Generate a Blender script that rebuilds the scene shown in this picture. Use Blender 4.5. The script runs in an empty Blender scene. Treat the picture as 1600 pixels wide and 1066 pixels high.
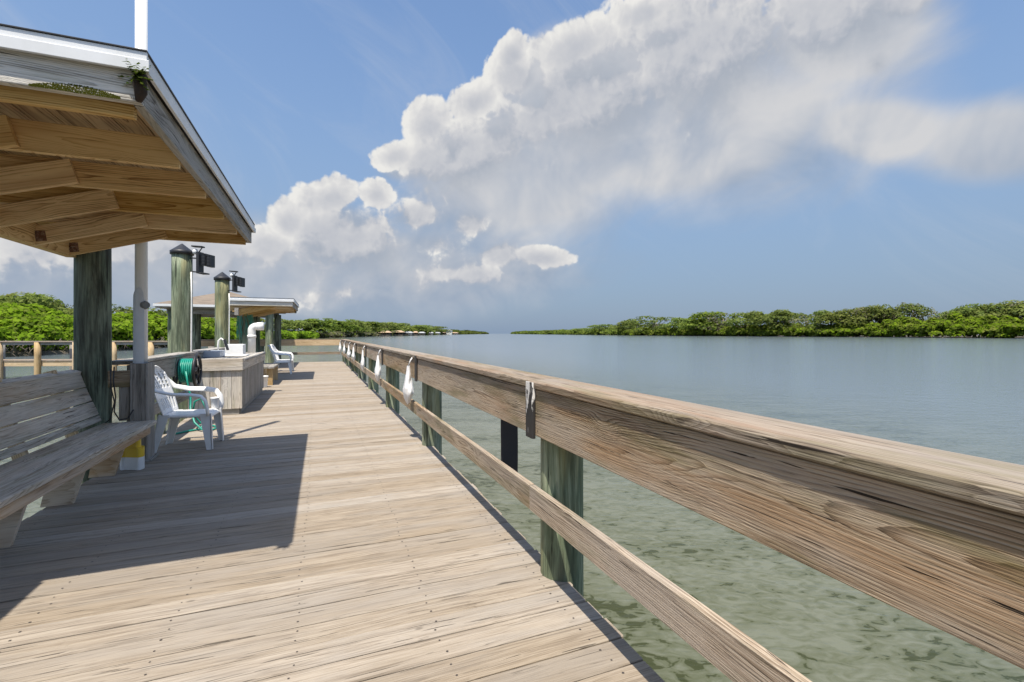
import bpy, math, random
import numpy as np
from mathutils import Vector, Matrix, noise as mnoise
R = math.radians
rng = random.Random(7)
nrg = np.random.default_rng(11)
sc = bpy.context.scene
col = sc.collection

# ------------------------------------------------------------------ camera
TH = math.atan(0.40); CT, ST = math.cos(TH), math.sin(TH)
FPX, HZ, EYE = 740.0, 521.5, 1.33          # focal length in photo pixels, horizon row, eye height over the deck
cd = bpy.data.cameras.new('camera'); cam = bpy.data.objects.new('camera', cd); col.objects.link(cam)
cam.location = (0, 0, EYE); cam.rotation_euler = (R(90), 0, -TH)
cd.sensor_width = 36; cd.lens = FPX / 1600 * 36; cd.shift_y = -(533 - HZ) / 1600
cd.clip_start = 0.05; cd.clip_end = 20000
sc.camera = cam
sc.view_settings.view_transform = 'Standard'; sc.view_settings.look = 'None'
sc.view_settings.exposure = 0.75; sc.view_settings.gamma = 1
sc.cycles.use_denoising = True
sc.cycles.sample_clamp_indirect = 6
sc.cycles.max_bounces = 6; sc.cycles.diffuse_bounces = 4; sc.cycles.transparent_max_bounces = 8

SUN = Vector((-0.525, -0.87, 2.54)).normalized()
SUN_EL = math.asin(SUN.z); SUN_AZ = math.atan2(SUN.x, SUN.y)

# ------------------------------------------------------------------ node helper
class G:
    def __init__(s, tree): s.t = tree; s.N = tree.nodes; s.L = tree.links
    def n(s, typ, props=None, ins=None):
        nd = s.N.new(typ)
        for k, v in (props or {}).items(): setattr(nd, k, v)
        for k, v in (ins or {}).items(): s.put(nd.inputs[k], v)
        return nd
    def put(s, sock, v):
        if isinstance(v, bpy.types.NodeSocket): s.L.new(v, sock)
        else:
            try: sock.default_value = v
            except Exception: sock.default_value = (v[0], v[1], v[2], 1.0)
    def m(s, op, a, b=None, c=None, clamp=False):
        ins = {0: a}
        if b is not None: ins[1] = b
        if c is not None: ins[2] = c
        return s.n('ShaderNodeMath', {'operation': op, 'use_clamp': clamp}, ins).outputs[0]
    def v(s, op, a, b=None):
        ins = {0: a}
        if b is not None: ins[1] = b
        nd = s.n('ShaderNodeVectorMath', {'operation': op}, ins)
        return nd.outputs['Value'] if op in ('DOT_PRODUCT', 'LENGTH', 'DISTANCE') else nd.outputs[0]
    def noise(s, vec, scale=1.0, detail=4, rough=0.55, dist=0.0, out=0):
        return s.n('ShaderNodeTexNoise', None, {'Vector': vec, 'Scale': scale, 'Detail': detail, 'Roughness': rough, 'Distortion': dist}).outputs[out]
    def mix(s, f, a, b, mode='MIX'):
        nd = s.n('ShaderNodeMix', {'data_type': 'RGBA', 'blend_type': mode}, {0: f})
        s.put(nd.inputs[6], a if isinstance(a, bpy.types.NodeSocket) else (*a, 1)); s.put(nd.inputs[7], b if isinstance(b, bpy.types.NodeSocket) else (*b, 1))
        return nd.outputs[2]
    def step(s, x, lo, hi, a=0.0, b=1.0):
        return s.n('ShaderNodeMapRange', {'interpolation_type': 'SMOOTHSTEP'}, {0: x, 1: lo, 2: hi, 3: a, 4: b}).outputs[0]
    def lin(s, x, lo, hi, a=0.0, b=1.0):
        return s.n('ShaderNodeMapRange', {'interpolation_type': 'LINEAR'}, {0: x, 1: lo, 2: hi, 3: a, 4: b}).outputs[0]
    def ramp(s, f, stops):
        nd = s.n('ShaderNodeValToRGB', None, {0: f}); cr = nd.color_ramp
        while len(cr.elements) < len(stops): cr.elements.new(0.5)
        for e, (p, c) in zip(cr.elements, stops): e.position = p; e.color = (*c, 1)
        return nd.outputs[0]

# ------------------------------------------------------------------ world: Nishita sky plus clouds, both laid out by direction
def photo_dir(u, v):
    r, q = (u - 800) / FPX, (HZ - v) / FPX
    return Vector((r * CT + ST, -r * ST + CT, q)).normalized()
def azel(u, v):
    d = photo_dir(u, v); return np.array([math.atan2(d.x, d.y), math.asin(d.z)])
def ellipse(u, v, ru, rv, rot):
    c = azel(u, v); J = np.stack([(azel(u + 2, v) - azel(u - 2, v)) / 4, (azel(u, v + 2) - azel(u, v - 2)) / 4], 1)
    a = R(rot); Mm = np.array([[math.cos(a), -math.sin(a)], [math.sin(a), math.cos(a)]]) @ np.diag([ru, rv])
    return c, np.linalg.inv(J @ Mm)

world = bpy.data.worlds.new('World'); sc.world = world; world.use_nodes = True
g = G(world.node_tree); g.N.clear()
sky = g.n('ShaderNodeTexSky', {'sky_type': 'NISHITA', 'sun_disc': False, 'sun_elevation': SUN_EL, 'sun_rotation': SUN_AZ,
                               'air_density': 1.0, 'dust_density': 1.2, 'ozone_density': 2.0, 'altitude': 0})
D = g.v('NORMALIZE', g.n('ShaderNodeTexCoord').outputs['Generated'])
sx = g.n('ShaderNodeSeparateXYZ', None, {0: D})
az = g.m('ARCTAN2', sx.outputs[0], sx.outputs[1]); el = g.m('ARCSINE', sx.outputs[2])
AE = g.n('ShaderNodeCombineXYZ', None, {0: az, 1: el}).outputs[0]
# billow warp shared by both layers
def blobs(vec, lst, k):
    acc = None
    for u, v, ru, rv, rot, w in lst:
        c, A = ellipse(u, v, ru, rv, rot)
        dl = g.v('SUBTRACT', vec, (c[0], c[1], 0))
        a = g.v('DOT_PRODUCT', dl, (A[0, 0], A[0, 1], 0)); b = g.v('DOT_PRODUCT', dl, (A[1, 0], A[1, 1], 0))
        ln = g.v('LENGTH', g.n('ShaderNodeCombineXYZ', None, {0: a, 1: b}).outputs[0])
        f = g.m('MULTIPLY', g.m('SUBTRACT', 1.0, ln), w)
        acc = f if acc is None else g.m('SMOOTH_MAX', acc, f, k)
    return acc
def noise2(vec, scale, detail, rough, dist=0.0, out=0):
    return g.n('ShaderNodeTexNoise', {'noise_dimensions': '2D'}, {'Vector': vec, 'Scale': scale, 'Detail': detail, 'Roughness': rough, 'Distortion': dist}).outputs[out]
def fbm2(vec):
    big = noise2(vec, 6.5, 8, 0.58)
    w = g.v('MULTIPLY', g.v('SUBTRACT', noise2(vec, 20, 2, 0.5, 0, 1), (.5, .5, .5)), (.045, .045, 0))
    pv = g.v('ADD', vec, w); acc = big
    for scl, wt in ((13.0, .13), (30.0, .13), (70.0, .11)):
        v1 = g.n('ShaderNodeTexVoronoi', {'feature': 'F1', 'voronoi_dimensions': '2D'}, {'Vector': pv, 'Scale': scl}).outputs['Distance']
        acc = g.m('SUBTRACT', acc, g.m('MULTIPLY', g.m('MULTIPLY', v1, v1), wt))
    return acc
heaps = [(618, 244, 52, 30, -10, 1), (672, 198, 52, 50, 0, 1), (740, 165, 48, 40, -20, 1), (745, 245, 150, 90, -20, 1.2), (800, 88, 27, 36, 15, .9), (810, 120, 50, 45, 0, .9),
         (900, 75, 100, 48, -22, 1), (1010, 22, 80, 36, -18, 1), (920, 170, 190, 120, -25, 1.3), (1110, 90, 230, 150, -10, 1.4), (1290, 40, 185, 120, 0, 1.2), (1410, 5, 95, 55, -30, 1), (1370, 100, 45, 55, 10, .9),
         (450, 350, 46, 44, 0, 1), (520, 312, 62, 42, -10, 1), (590, 306, 42, 36, 0, 1), (420, 385, 70, 50, 0, 1), (545, 380, 140, 85, 0, 1.3), (330, 400, 130, 65, 0, 1),
         (735, 348, 42, 26, -25, .8), (680, 380, 60, 30, -15, .8), (775, 400, 46, 30, 0, 1), (850, 405, 64, 22, 4, .9), (740, 430, 95, 32, 0, .8), (540, 455, 90, 26, -15, .6),
         (150, 390, 250, 75, 0, .9), (640, 340, 70, 40, -10, .9), (690, 425, 150, 46, -5, .65), (860, 185, 120, 70, -30, 1.2), (690, 245, 100, 55, -20, 1.1)]
veils = [(820, 290, 300, 150, -14, 1.3), (1080, 210, 360, 165, -8, 1.5), (1370, 205, 190, 72, 4, 1.6), (1560, 220, 200, 85, -6, 1.6), (1320, 60, 190, 110, -15, 1.6), (870, 130, 150, 90, -28, 2.0), (745, 215, 120, 62, -28, 2.0), (1010, 70, 150, 60, -20, 2.0), (640, 262, 60, 30, -10, 1.6), (520, 360, 110, 50, 0, 1.8), (1200, 290, 230, 45, -12, .6),
         (570, 440, 300, 120, 0, 1.8), (250, 440, 520, 120, 0, 1.9), (770, 420, 240, 85, 0, .9), (-300, 430, 560, 130, 0, 1.3)]
EXP = 2 ** 0.75
def e_(c): return tuple(x / EXP for x in c)
n0 = fbm2(AE)
dl_ = azel(640, 120) - azel(700, 190)
dn_ = dl_ / float(np.linalg.norm(dl_))
n1 = fbm2(g.v('ADD', AE, (float(dn_[0]) * .022, float(dn_[1]) * .022, 0)))
B = blobs(AE, heaps, 0.10); V = blobs(AE, veils, 0.3)
B2 = blobs(g.v('ADD', AE, (float(dl_[0]) * .6, float(dl_[1]) * .6, 0)), heaps, 0.10)
face = g.step(g.m('ADD', g.m('SUBTRACT', B, B2), g.m('MULTIPLY', g.m('SUBTRACT', n0, n1), 1.2)), -.22, .42)
hd = g.m('ADD', g.m('ADD', B, .12), g.m('MULTIPLY', g.m('SUBTRACT', n0, 0.45), 1.15))
ha = g.step(hd, 0.04, g.m('MULTIPLY_ADD', face, -1.25, 1.45))
streak = noise2(g.v('MULTIPLY', g.n('ShaderNodeVectorRotate', {'rotation_type': 'Z_AXIS'}, {'Vector': AE, 'Angle': R(-22)}).outputs[0], (3.2, 9, 1)), 1.0, 5, 0.58, 0.5)
vd = g.m('ADD', V, g.m('MULTIPLY', g.m('SUBTRACT', streak, 0.5), .75))
va = g.m('MULTIPLY', g.step(vd, -0.05, 0.85), 0.96)
deep = g.step(hd, 0.2, .95)
lit = g.m('MULTIPLY', g.m('MULTIPLY', g.m('SUBTRACT', n0, n1), 1.7), g.m('MULTIPLY_ADD', deep, -.72, 1.0))
tone = g.m('ADD', g.m('ADD', g.m('MULTIPLY_ADD', face, .50, .42), lit), g.m('MULTIPLY', deep, -0.46), clamp=True)
hc = g.ramp(tone, [(0.0, e_((.40, .44, .51))), (.4, e_((.52, .54, .59))), (.7, e_((.68, .68, .69))), (1.0, e_((.84, .83, .80)))])
vt = g.m('ADD', noise2(AE, 5.5, 4, .55, .3), g.m('MULTIPLY', g.step(blobs(AE, [(1410, 195, 260, 80, 0, 1), (1180, 225, 130, 40, -28, .8), (1290, 80, 240, 120, -15, 1), (900, 130, 160, 80, -25, .8)], .15), -.1, .7), .17))
vc = g.ramp(g.m('ADD', g.m('MULTIPLY', vt, .9), g.m('MULTIPLY', g.lin(el, .1, .55), .22)), [(0.36, e_((.34, .41, .52))), (.55, e_((.47, .51, .58))), (.78, e_((.66, .66, .67)))])
bsky = g.n('ShaderNodeBackground', None, {0: g.mix(1.0, sky.outputs[0], (.95, 1.0, 1.02), 'MULTIPLY'), 1: 0.118})
bh0 = g.n('ShaderNodeBackground', None, {0: e_((.232, .318, .462)), 1: 1.0})          # blue grey air low over the water
bv = g.n('ShaderNodeBackground', None, {0: vc, 1: 1.0}); bh = g.n('ShaderNodeBackground', None, {0: hc, 1: 1.0})
fade = g.step(el, 0.0, 0.075)
cir = g.m('MULTIPLY', g.step(noise2(g.v('MULTIPLY', g.n('ShaderNodeVectorRotate', {'rotation_type': 'Z_AXIS'}, {'Vector': AE, 'Angle': R(35)}).outputs[0], (2.2, 6, 1)), 1.0, 6, .62, .8), .5, .8), .18)
bc = g.n('ShaderNodeBackground', None, {0: e_((.62, .65, .70)), 1: 1.0})
def over(f, a, b):
    x = g.n('ShaderNodeMixShader', None, {0: f}); g.L.new(a.outputs[0], x.inputs[1]); g.L.new(b.outputs[0], x.inputs[2]); return x
s0 = over(g.step(el, -.02, .66, .90, 0.0), bsky, bh0)
s1 = over(g.m('MULTIPLY', va, fade), over(cir, s0, bc), bv)
s2 = over(g.m('MULTIPLY', ha, fade), s1, bh)
wo = g.n('ShaderNodeOutputWorld'); g.L.new(s2.outputs[0], wo.inputs[0])

world.cycles.sampling_method = 'MANUAL'; world.cycles.sample_map_resolution = 512

# ------------------------------------------------------------------ sun
sd = bpy.data.lights.new('sun', 'SUN'); sd.energy = 4.2; sd.angle = R(0.5); sd.color = (1.0, 0.93, 0.82)
so = bpy.data.objects.new('sun', sd); col.objects.link(so); so.location = (-20, -30, 60)
so.rotation_euler = SUN.to_track_quat('Z', 'Y').to_euler()

# ------------------------------------------------------------------ materials
def newmat(name):
    m = bpy.data.materials.new(name); m.use_nodes = True
    gg = G(m.node_tree); bs = gg.N['Principled BSDF']; return m, gg, bs
def wood(name, dark, mid, light, grey=None, greya=.5, moss=None, mossa=0.0, warm=None, warma=0.0, crack=.6, bump=.5, var=.3, ringw=.3, freq=1.0, rough=.8, blot=.7, gs=34, fine=.45):
    m, q, bs = newmat(name)
    wc = q.n('ShaderNodeAttribute', {'attribute_name': 'wc'}).outputs['Vector']
    rn = q.n('ShaderNodeAttribute', {'attribute_name': 'rnd'}).outputs['Fac']
    wl = wc
    wc = q.v('ADD', wl, q.v('SCALE', (57.3, 31.7, 43.1)))
    wc.node.inputs[1].links[0].from_node.inputs['Scale'].default_value = 1.0
    q.L.new(rn, wc.node.inputs[1].links[0].from_node.inputs['Scale'])
    wv = q.v('MULTIPLY', q.v('SUBTRACT', q.noise(q.v('MULTIPLY', wc, (1.3, 6, 6)), 1, 2, .5, 0, 1), (.5, .5, .5)), (0, .05, .05))
    kn = q.n('ShaderNodeTexVoronoi', {'feature': 'F1'}, {'Vector': q.v('MULTIPLY', wc, (2.6, 5.5, 5.5)), 'Scale': 1.0})
    gate = q.step(q.n('ShaderNodeSeparateXYZ', None, {0: kn.outputs['Color']}).outputs[0], .70, .72)
    kd = kn.outputs['Distance']
    pull = q.m('MULTIPLY', gate, q.step(kd, .04, .42, 1, 0))
    p = q.v('ADD', wc, wv)
    sp = q.n('ShaderNodeSeparateXYZ', None, {0: wl}); spx = q.n('ShaderNodeSeparateXYZ', None, {0: wc})
    # growth rings round a pith line that wanders along the board: gives arches on the wide face
    xs = q.n('ShaderNodeCombineXYZ', None, {0: spx.outputs[0], 1: q.m('MULTIPLY', rn, 91.0)}).outputs[0]
    y0 = q.m('MULTIPLY', q.m('SUBTRACT', q.noise(xs, .45, 2, .5), .5), .30)
    d0 = q.m('ADD', q.m('MULTIPLY_ADD', q.noise(q.v('ADD', xs, (13, 5, 2)), .55, 2, .5), .16, -.03), q.m('MULTIPLY', sp.outputs[2], .7))
    ry = q.m('SUBTRACT', sp.outputs[1], y0)
    rr = q.m('SQRT', q.m('ADD', q.m('MULTIPLY', ry, ry), q.m('MULTIPLY', d0, d0)))
    rr = q.m('ADD', rr, q.m('MULTIPLY', q.m('SUBTRACT', q.noise(q.v('MULTIPLY', wc, (1.6, 14, 14)), 1, 4, .6), .5), .022))
    rr = q.m('ADD', rr, q.m('MULTIPLY', pull, .03))
    fr = q.m('FRACT', q.m('MULTIPLY', rr, 115 * freq))
    ring = q.m('SUBTRACT', 1.0, q.m('MULTIPLY', q.m('POWER', fr, 2.2), q.step(fr, .93, 1.0, 1, 0)))
    g1 = q.noise(q.v('MULTIPLY', p, (.7, gs, gs)), 1, 6, .66)
    g2 = q.noise(q.v('MULTIPLY', p, (4, 190, 190)), 1, 3, .6)
    f = q.m('ADD', q.m('ADD', q.m('MULTIPLY', g1, 1 - ringw), q.m('MULTIPLY', ring, ringw)), q.m('MULTIPLY', q.m('SUBTRACT', g2, .5), fine))
    f = q.m('ADD', f, q.m('MULTIPLY', q.m('SUBTRACT', q.noise(q.v('MULTIPLY', wc, (1.4, 8, 8)), 1, 4, .6), .5), blot))
    c = q.ramp(f, [(.31, dark), (.5, mid), (.69, light)])
    if grey is not None:
        c = q.mix(q.m('MULTIPLY', q.step(q.noise(q.v('MULTIPLY', wc, (1.1, 5, 5)), 1, 4, .6), .38, .68), greya), c, grey)
    if warm is not None:
        c = q.mix(q.m('MULTIPLY', q.step(q.noise(q.v('ADD', q.v('MULTIPLY', wc, (.9, 6, 6)), (31, 7, 3)), 1, 3, .55), .5, .68), warma), c, warm)
    if moss is not None:
        mk = q.step(q.noise(q.v('ADD', q.v('MULTIPLY', wc, (1.2, 9, 9)), (3, 19, 43)), 1, 5, .65), .46, .7)
        c = q.mix(q.m('MULTIPLY', mk, mossa), c, moss)
    ck = q.m('MULTIPLY', q.m('MAXIMUM', q.step(q.noise(q.v('MULTIPLY', p, (2.2, 95, 95)), 1, 3, .5), .665, .70), q.step(q.noise(q.v('MULTIPLY', wc, (.9, 85, 85)), 1, 2, .5), .715, .735)), crack)
    kk = q.m('MULTIPLY', gate, q.step(kd, .035, .07, 1, 0))
    c = q.mix(q.m('MULTIPLY', kk, .55), c, tuple(x * .45 for x in dark))
    c = q.mix(ck, c, tuple(x * .28 for x in dark))
    hv = q.n('ShaderNodeHueSaturation', None, {'Saturation': q.m('MULTIPLY_ADD', rn, -.3, 1.12), 'Value': q.m('MULTIPLY_ADD', rn, var, 1 - var / 2), 'Color': c})
    q.L.new(hv.outputs[0], bs.inputs['Base Color'])
    bs.inputs['Roughness'].default_value = rough; bs.inputs['Specular IOR Level'].default_value = .25
    h = q.m('SUBTRACT', q.m('ADD', q.m('MULTIPLY', f, .8), q.m('MULTIPLY', g2, .3)), q.m('MULTIPLY', ck, 1.3))
    bp = q.n('ShaderNodeBump', None, {'Strength': bump, 'Distance': .004, 'Height': h}); q.L.new(bp.outputs[0], bs.inputs['Normal'])
    return m
def plain(name, c, rough=.5, metal=0, dirt=None, dirta=.3, scale=6, bump=0.0, spec=.5):
    m, q, bs = newmat(name)
    tc = q.n('ShaderNodeTexCoord').outputs['Object']
    nz = q.noise(tc, scale, 6, .62)
    d = dirt or tuple(x * .6 for x in c)
    q.L.new(q.mix(q.m('MULTIPLY', q.step(nz, .4, .75), dirta), c, d), bs.inputs['Base Color'])
    q.L.new(q.lin(nz, .3, .7, rough * .85, min(1, rough * 1.2)), bs.inputs['Roughness'])
    bs.inputs['Metallic'].default_value = metal; bs.inputs['Specular IOR Level'].default_value = spec
    if bump:
        bp = q.n('ShaderNodeBump', None, {'Strength': bump, 'Distance': .01, 'Height': q.noise(tc, scale * 6, 4, .6)}); q.L.new(bp.outputs[0], bs.inputs['Normal'])
    return m
M = {}
M['deck'] = wood('deck_wood', (.170, .134, .098), (.292, .240, .182), (.355, .300, .235), grey=(.27, .242, .21), greya=.6, moss=(.22, .17, .115), mossa=.3, crack=.75, bump=.8, var=.24, ringw=.08, blot=.36, gs=72, fine=.85)
M['rail'] = wood('rail_wood', (.105, .074, .046), (.265, .185, .115), (.43, .34, .24), grey=(.33, .28, .23), greya=.6, moss=(.130, .118, .045), mossa=.6, warm=(.315, .18, .085), warma=.48, crack=1.0, bump=1.0, var=.16, ringw=.42, blot=.6, gs=55, fine=.8)
M['cap'] = wood('cap_wood', (.108, .077, .053), (.240, .182, .130), (.33, .27, .208), grey=(.265, .23, .195), greya=.6, moss=(.145, .130, .05), mossa=.5, warm=(.27, .15, .08), warma=.5, crack=1.0, bump=.9, var=.16, ringw=.28, blot=.5, gs=55, fine=.8)
M['grey'] = wood('grey_wood', (0.102, 0.092, 0.076), (0.264, 0.242, 0.217), (0.383, 0.357, 0.319), grey=(0.306, 0.289, 0.264), greya=.6, moss=(0.119, 0.123, 0.068), mossa=.35, crack=.9, bump=.8, var=.24, ringw=.24, fine=.6)
M['seat'] = wood('bench_wood', (.22, .185, .14), (.49, .43, .355), (.64, .58, .49), grey=(.50, .47, .43), greya=.5, moss=(.21, .22, .12), mossa=.3, warm=(.46, .34, .22), warma=.4, crack=.95, bump=.8, var=.15, ringw=.24, fine=.8, gs=50)
M['apron'] = wood('bench_edge_wood', (0.285, 0.199, 0.123), (0.532, 0.408, 0.285), (0.665, 0.551, 0.418), warm=(0.456, 0.266, 0.123), warma=.6, grey=(0.475, 0.427, 0.380), greya=.4, crack=.4, bump=.4, var=.15, ringw=.3)
M['new'] = wood('new_wood', (.28, .18, .08), (.46, .32, .165), (.56, .42, .25), crack=.3, bump=.25, var=.3, ringw=.4, freq=.7)
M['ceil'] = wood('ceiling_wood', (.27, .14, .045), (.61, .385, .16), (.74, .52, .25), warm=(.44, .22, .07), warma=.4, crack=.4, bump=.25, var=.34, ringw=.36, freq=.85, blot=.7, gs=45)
M['ceil_shade'] = wood('shaded_roof_deck_wood', (.12, .07, .026), (.29, .185, .085), (.40, .27, .13), warm=(.2, .10, .04), warma=.5, crack=.35, bump=.25, var=.6, ringw=.4, freq=.6, blot=.9)  # ceiling wood darkened to carry the shade between the joists
M['fascia'] = wood('fascia_wood', (.20, .18, .15), (.54, .51, .46), (.72, .68, .62), grey=(.55, .52, .47), greya=.4, moss=(.16, .17, .05), mossa=.4, crack=1.0, bump=1.0, var=.12, ringw=.3, blot=.8)
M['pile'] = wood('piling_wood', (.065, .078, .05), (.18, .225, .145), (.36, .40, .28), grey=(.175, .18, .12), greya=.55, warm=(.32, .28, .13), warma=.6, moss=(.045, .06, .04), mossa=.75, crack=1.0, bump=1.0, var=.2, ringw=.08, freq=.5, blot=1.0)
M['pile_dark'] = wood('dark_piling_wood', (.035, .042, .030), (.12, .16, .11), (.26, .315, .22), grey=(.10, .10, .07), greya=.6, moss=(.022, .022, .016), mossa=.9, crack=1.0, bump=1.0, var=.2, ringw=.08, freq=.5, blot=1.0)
M['white'] = plain('white_plastic', (.80, .80, .79), .35, dirt=(.62, .60, .54), dirta=.35)
M['metal_white'] = plain('white_trim', (.70, .71, .72), .4, dirt=(.45, .45, .42), dirta=.35, scale=4)
M['pvc'] = plain('white_pipe', (.78, .77, .74), .35, dirt=(.5, .48, .42), dirta=.3)
M['black'] = plain('black_plastic', (.018, .018, .02), .45, dirt=(.05, .05, .05))
M['holder'] = plain('weathered_black_strip', (.022, .020, .019), .6, dirt=(.10, .09, .08), dirta=.4, scale=20)
M['rubber'] = plain('black_rubber', (.022, .021, .024), .65, dirt=(.05, .045, .045))
M['bag'] = plain('white_bag', (.80, .80, .80), .45, dirt=(.7, .7, .72), bump=.3)
M['teal'] = plain('green_hose', (.012, .27, .20), .4, dirt=(.02, .16, .13))
M['grey_pl'] = plain('grey_plastic', (.36, .40, .46), .4)
M['yellow'] = plain('yellow_plastic', (.75, .50, .03), .4, dirt=(.5, .33, .03))
M['steel'] = plain('brushed_steel', (.45, .45, .45), .35, metal=1)
M['rust'] = plain('rusty_steel', (.16, .07, .035), .8, dirt=(.45, .36, .30), dirta=.8, scale=40)
M['grey_white'] = plain('aged_white_pipe', (.60, .62, .64), .45, dirt=(.42, .42, .40))
M['net'] = plain('green_net', (.08, .36, .27), .6)
M['rust_grey'] = plain('weathered_metal', (.17, .17, .16), .6, dirt=(.3, .3, .28), scale=60)
M['soil'] = plain('dark_root_soil', (.035, .022, .014), .95, dirt=(.09, .06, .04), scale=60, bump=.5)
M['mud'] = plain('mud', (.10, .085, .06), .9, dirt=(.05, .045, .03), scale=.3, bump=.3)
M['bark'] = plain('bark', (.16, .13, .10), .9, dirt=(.07, .06, .045), scale=2)
M['dark'] = plain('dark_timber', (.03, .027, .022), .9)
M['nail'] = plain('nail_head', (.05, .04, .035), .7)

def chipped():
    m, q, bs = newmat('chipped_white_paint')
    tc = q.n('ShaderNodeTexCoord').outputs['Object']
    n = q.noise(q.v('MULTIPLY', tc, (30, 40, 9)), 1, 6, .7)
    z = q.n('ShaderNodeSeparateXYZ', None, {0: tc}).outputs[2]
    f = q.step(q.m('ADD', n, q.lin(z, .86, 1.09, -.12, .12)), .53, .58)
    q.L.new(q.mix(f, (.025, .023, .022), (.72, .70, .66)), bs.inputs['Base Color']); bs.inputs['Roughness'].default_value = .6
    return m
M['chipped'] = chipped()
def shingle():
    m, q, bs = newmat('roof_shingle')
    tc = q.n('ShaderNodeTexCoord').outputs['Object']
    s = q.n('ShaderNodeSeparateXYZ', None, {0: tc})
    fr = q.m('FRACT', q.m('MULTIPLY', s.outputs[2], 22))
    cellv = q.n('ShaderNodeCombineXYZ', None, {0: q.m('MULTIPLY', q.m('ADD', s.outputs[0], s.outputs[1]), 3.3), 1: q.m('FLOOR', q.m('MULTIPLY', s.outputs[2], 22))}).outputs[0]
    wn = q.n('ShaderNodeTexWhiteNoise', {'noise_dimensions': '3D'}, {0: q.v('FLOOR', cellv)}).outputs[0]
    c = q.mix(wn, (.14, .108, .078), (.21, .165, .12)); c = q.mix(q.step(fr, .0, .12, .6, 0), c, (.10, .08, .07))
    c = q.mix(q.m('MULTIPLY', q.noise(tc, 60, 3), .4), c, (.2, .17, .15))
    q.L.new(c, bs.inputs['Base Color']); bs.inputs['Roughness'].default_value = .9
    return m
M['shingle'] = shingle()
def leafmat(name, a, b, c):
    m, q, bs = newmat(name)
    rn = q.n('ShaderNodeAttribute', {'attribute_name': 'rnd'}).outputs['Fac']
    tc = q.n('ShaderNodeNewGeometry').outputs['Position']
    oi = q.n('ShaderNodeObjectInfo').outputs['Random']
    cl = q.ramp(q.m('ADD', q.m('MULTIPLY', rn, .6), q.m('MULTIPLY', q.noise(tc, .16, 3, .6), .7)), [(.25, a), (.62, b), (.95, c)])
    hv = q.n('ShaderNodeHueSaturation', None, {'Hue': q.m('MULTIPLY_ADD', oi, .03, .485), 'Value': q.m('MULTIPLY_ADD', oi, .35, .82), 'Color': cl})
    df = q.n('ShaderNodeBsdfDiffuse', None, {0: hv.outputs[0]}); tr = q.n('ShaderNodeBsdfTranslucent', None, {0: q.mix(.5, hv.outputs[0], b)})
    mx = q.n('ShaderNodeMixShader', None, {0: .5}); q.L.new(df.outputs[0], mx.inputs[1]); q.L.new(tr.outputs[0], mx.inputs[2])
    q.L.new(mx.outputs[0], q.N['Material Output'].inputs[0]); return m
M['lime'] = leafmat('bright_mangrove_leaves', (0.111, 0.185, 0.015), (0.185, 0.289, 0.019), (0.266, 0.370, 0.033))
M['olive'] = leafmat('olive_mangrove_leaves', (0.085, 0.118, 0.022), (0.148, 0.196, 0.031), (0.222, 0.259, 0.052))
M['leaf'] = leafmat('dark_leaves', (.065, .095, .026), (.125, .17, .046), (.20, .245, .07))
M['sage'] = leafmat('sage_leaves', (.10, .14, .034), (.175, .225, .052), (.26, .30, .09))
M['pale'] = leafmat('pale_leaves', (0.122, 0.130, 0.072), (0.202, 0.202, 0.115), (0.288, 0.274, 0.173))
M['moss'] = leafmat('roof_moss', (.06, .065, .012), (.11, .115, .02), (.17, .17, .04))
M['fern'] = leafmat('fern_leaves', (.035, .06, .008), (.07, .11, .014), (.13, .17, .035))
def watermat():
    m, q, bs = newmat('water')
    P = q.n('ShaderNodeNewGeometry').outputs['Position']
    rot = q.n('ShaderNodeVectorRotate', {'rotation_type': 'Z_AXIS'}, {'Vector': P, 'Angle': R(25)}).outputs[0]
    w = q.v('MULTIPLY', rot, (1.0, 2.3, 1))
    a = q.noise(w, .9, 3, .5, .6); b = q.noise(w, 3.2, 3, .55, .8); c = q.noise(w, 11, 3, .55, .3)
    ripple_tone = q.m('ADD', q.m('MULTIPLY', q.noise(q.v('MULTIPLY', w, (1, .8, 1)), 5.2, 3, .55, 1.1), .58), q.m('MULTIPLY', q.noise(w, .6, 2, .5), .42))  # dark and pale ripple reflections, laid into the base colour
    cl = q.ramp(ripple_tone, [(.415, (.036, .042, .015)), (.436, (.078, .086, .048)), (.60, (.128, .136, .098))])
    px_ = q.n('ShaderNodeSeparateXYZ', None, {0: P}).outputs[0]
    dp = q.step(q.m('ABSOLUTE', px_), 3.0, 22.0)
    cl = q.mix(dp, cl, (.135, .165, .185))  # stronger sky reflection away from the pier, mixed into the base colour
    q.L.new(cl, bs.inputs['Base Color'])
    bs.inputs['Roughness'].default_value = .12; bs.inputs['IOR'].default_value = 1.33
    h = q.m('ADD', q.m('ADD', q.m('MULTIPLY', a, .018), q.m('MULTIPLY', b, .014)), q.m('MULTIPLY', c, .0075))
    bp = q.n('ShaderNodeBump', None, {'Strength': .75, 'Distance': 1.0, 'Height': h}); q.L.new(bp.outputs[0], bs.inputs['Normal'])
    return m
M['water'] = watermat()

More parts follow.
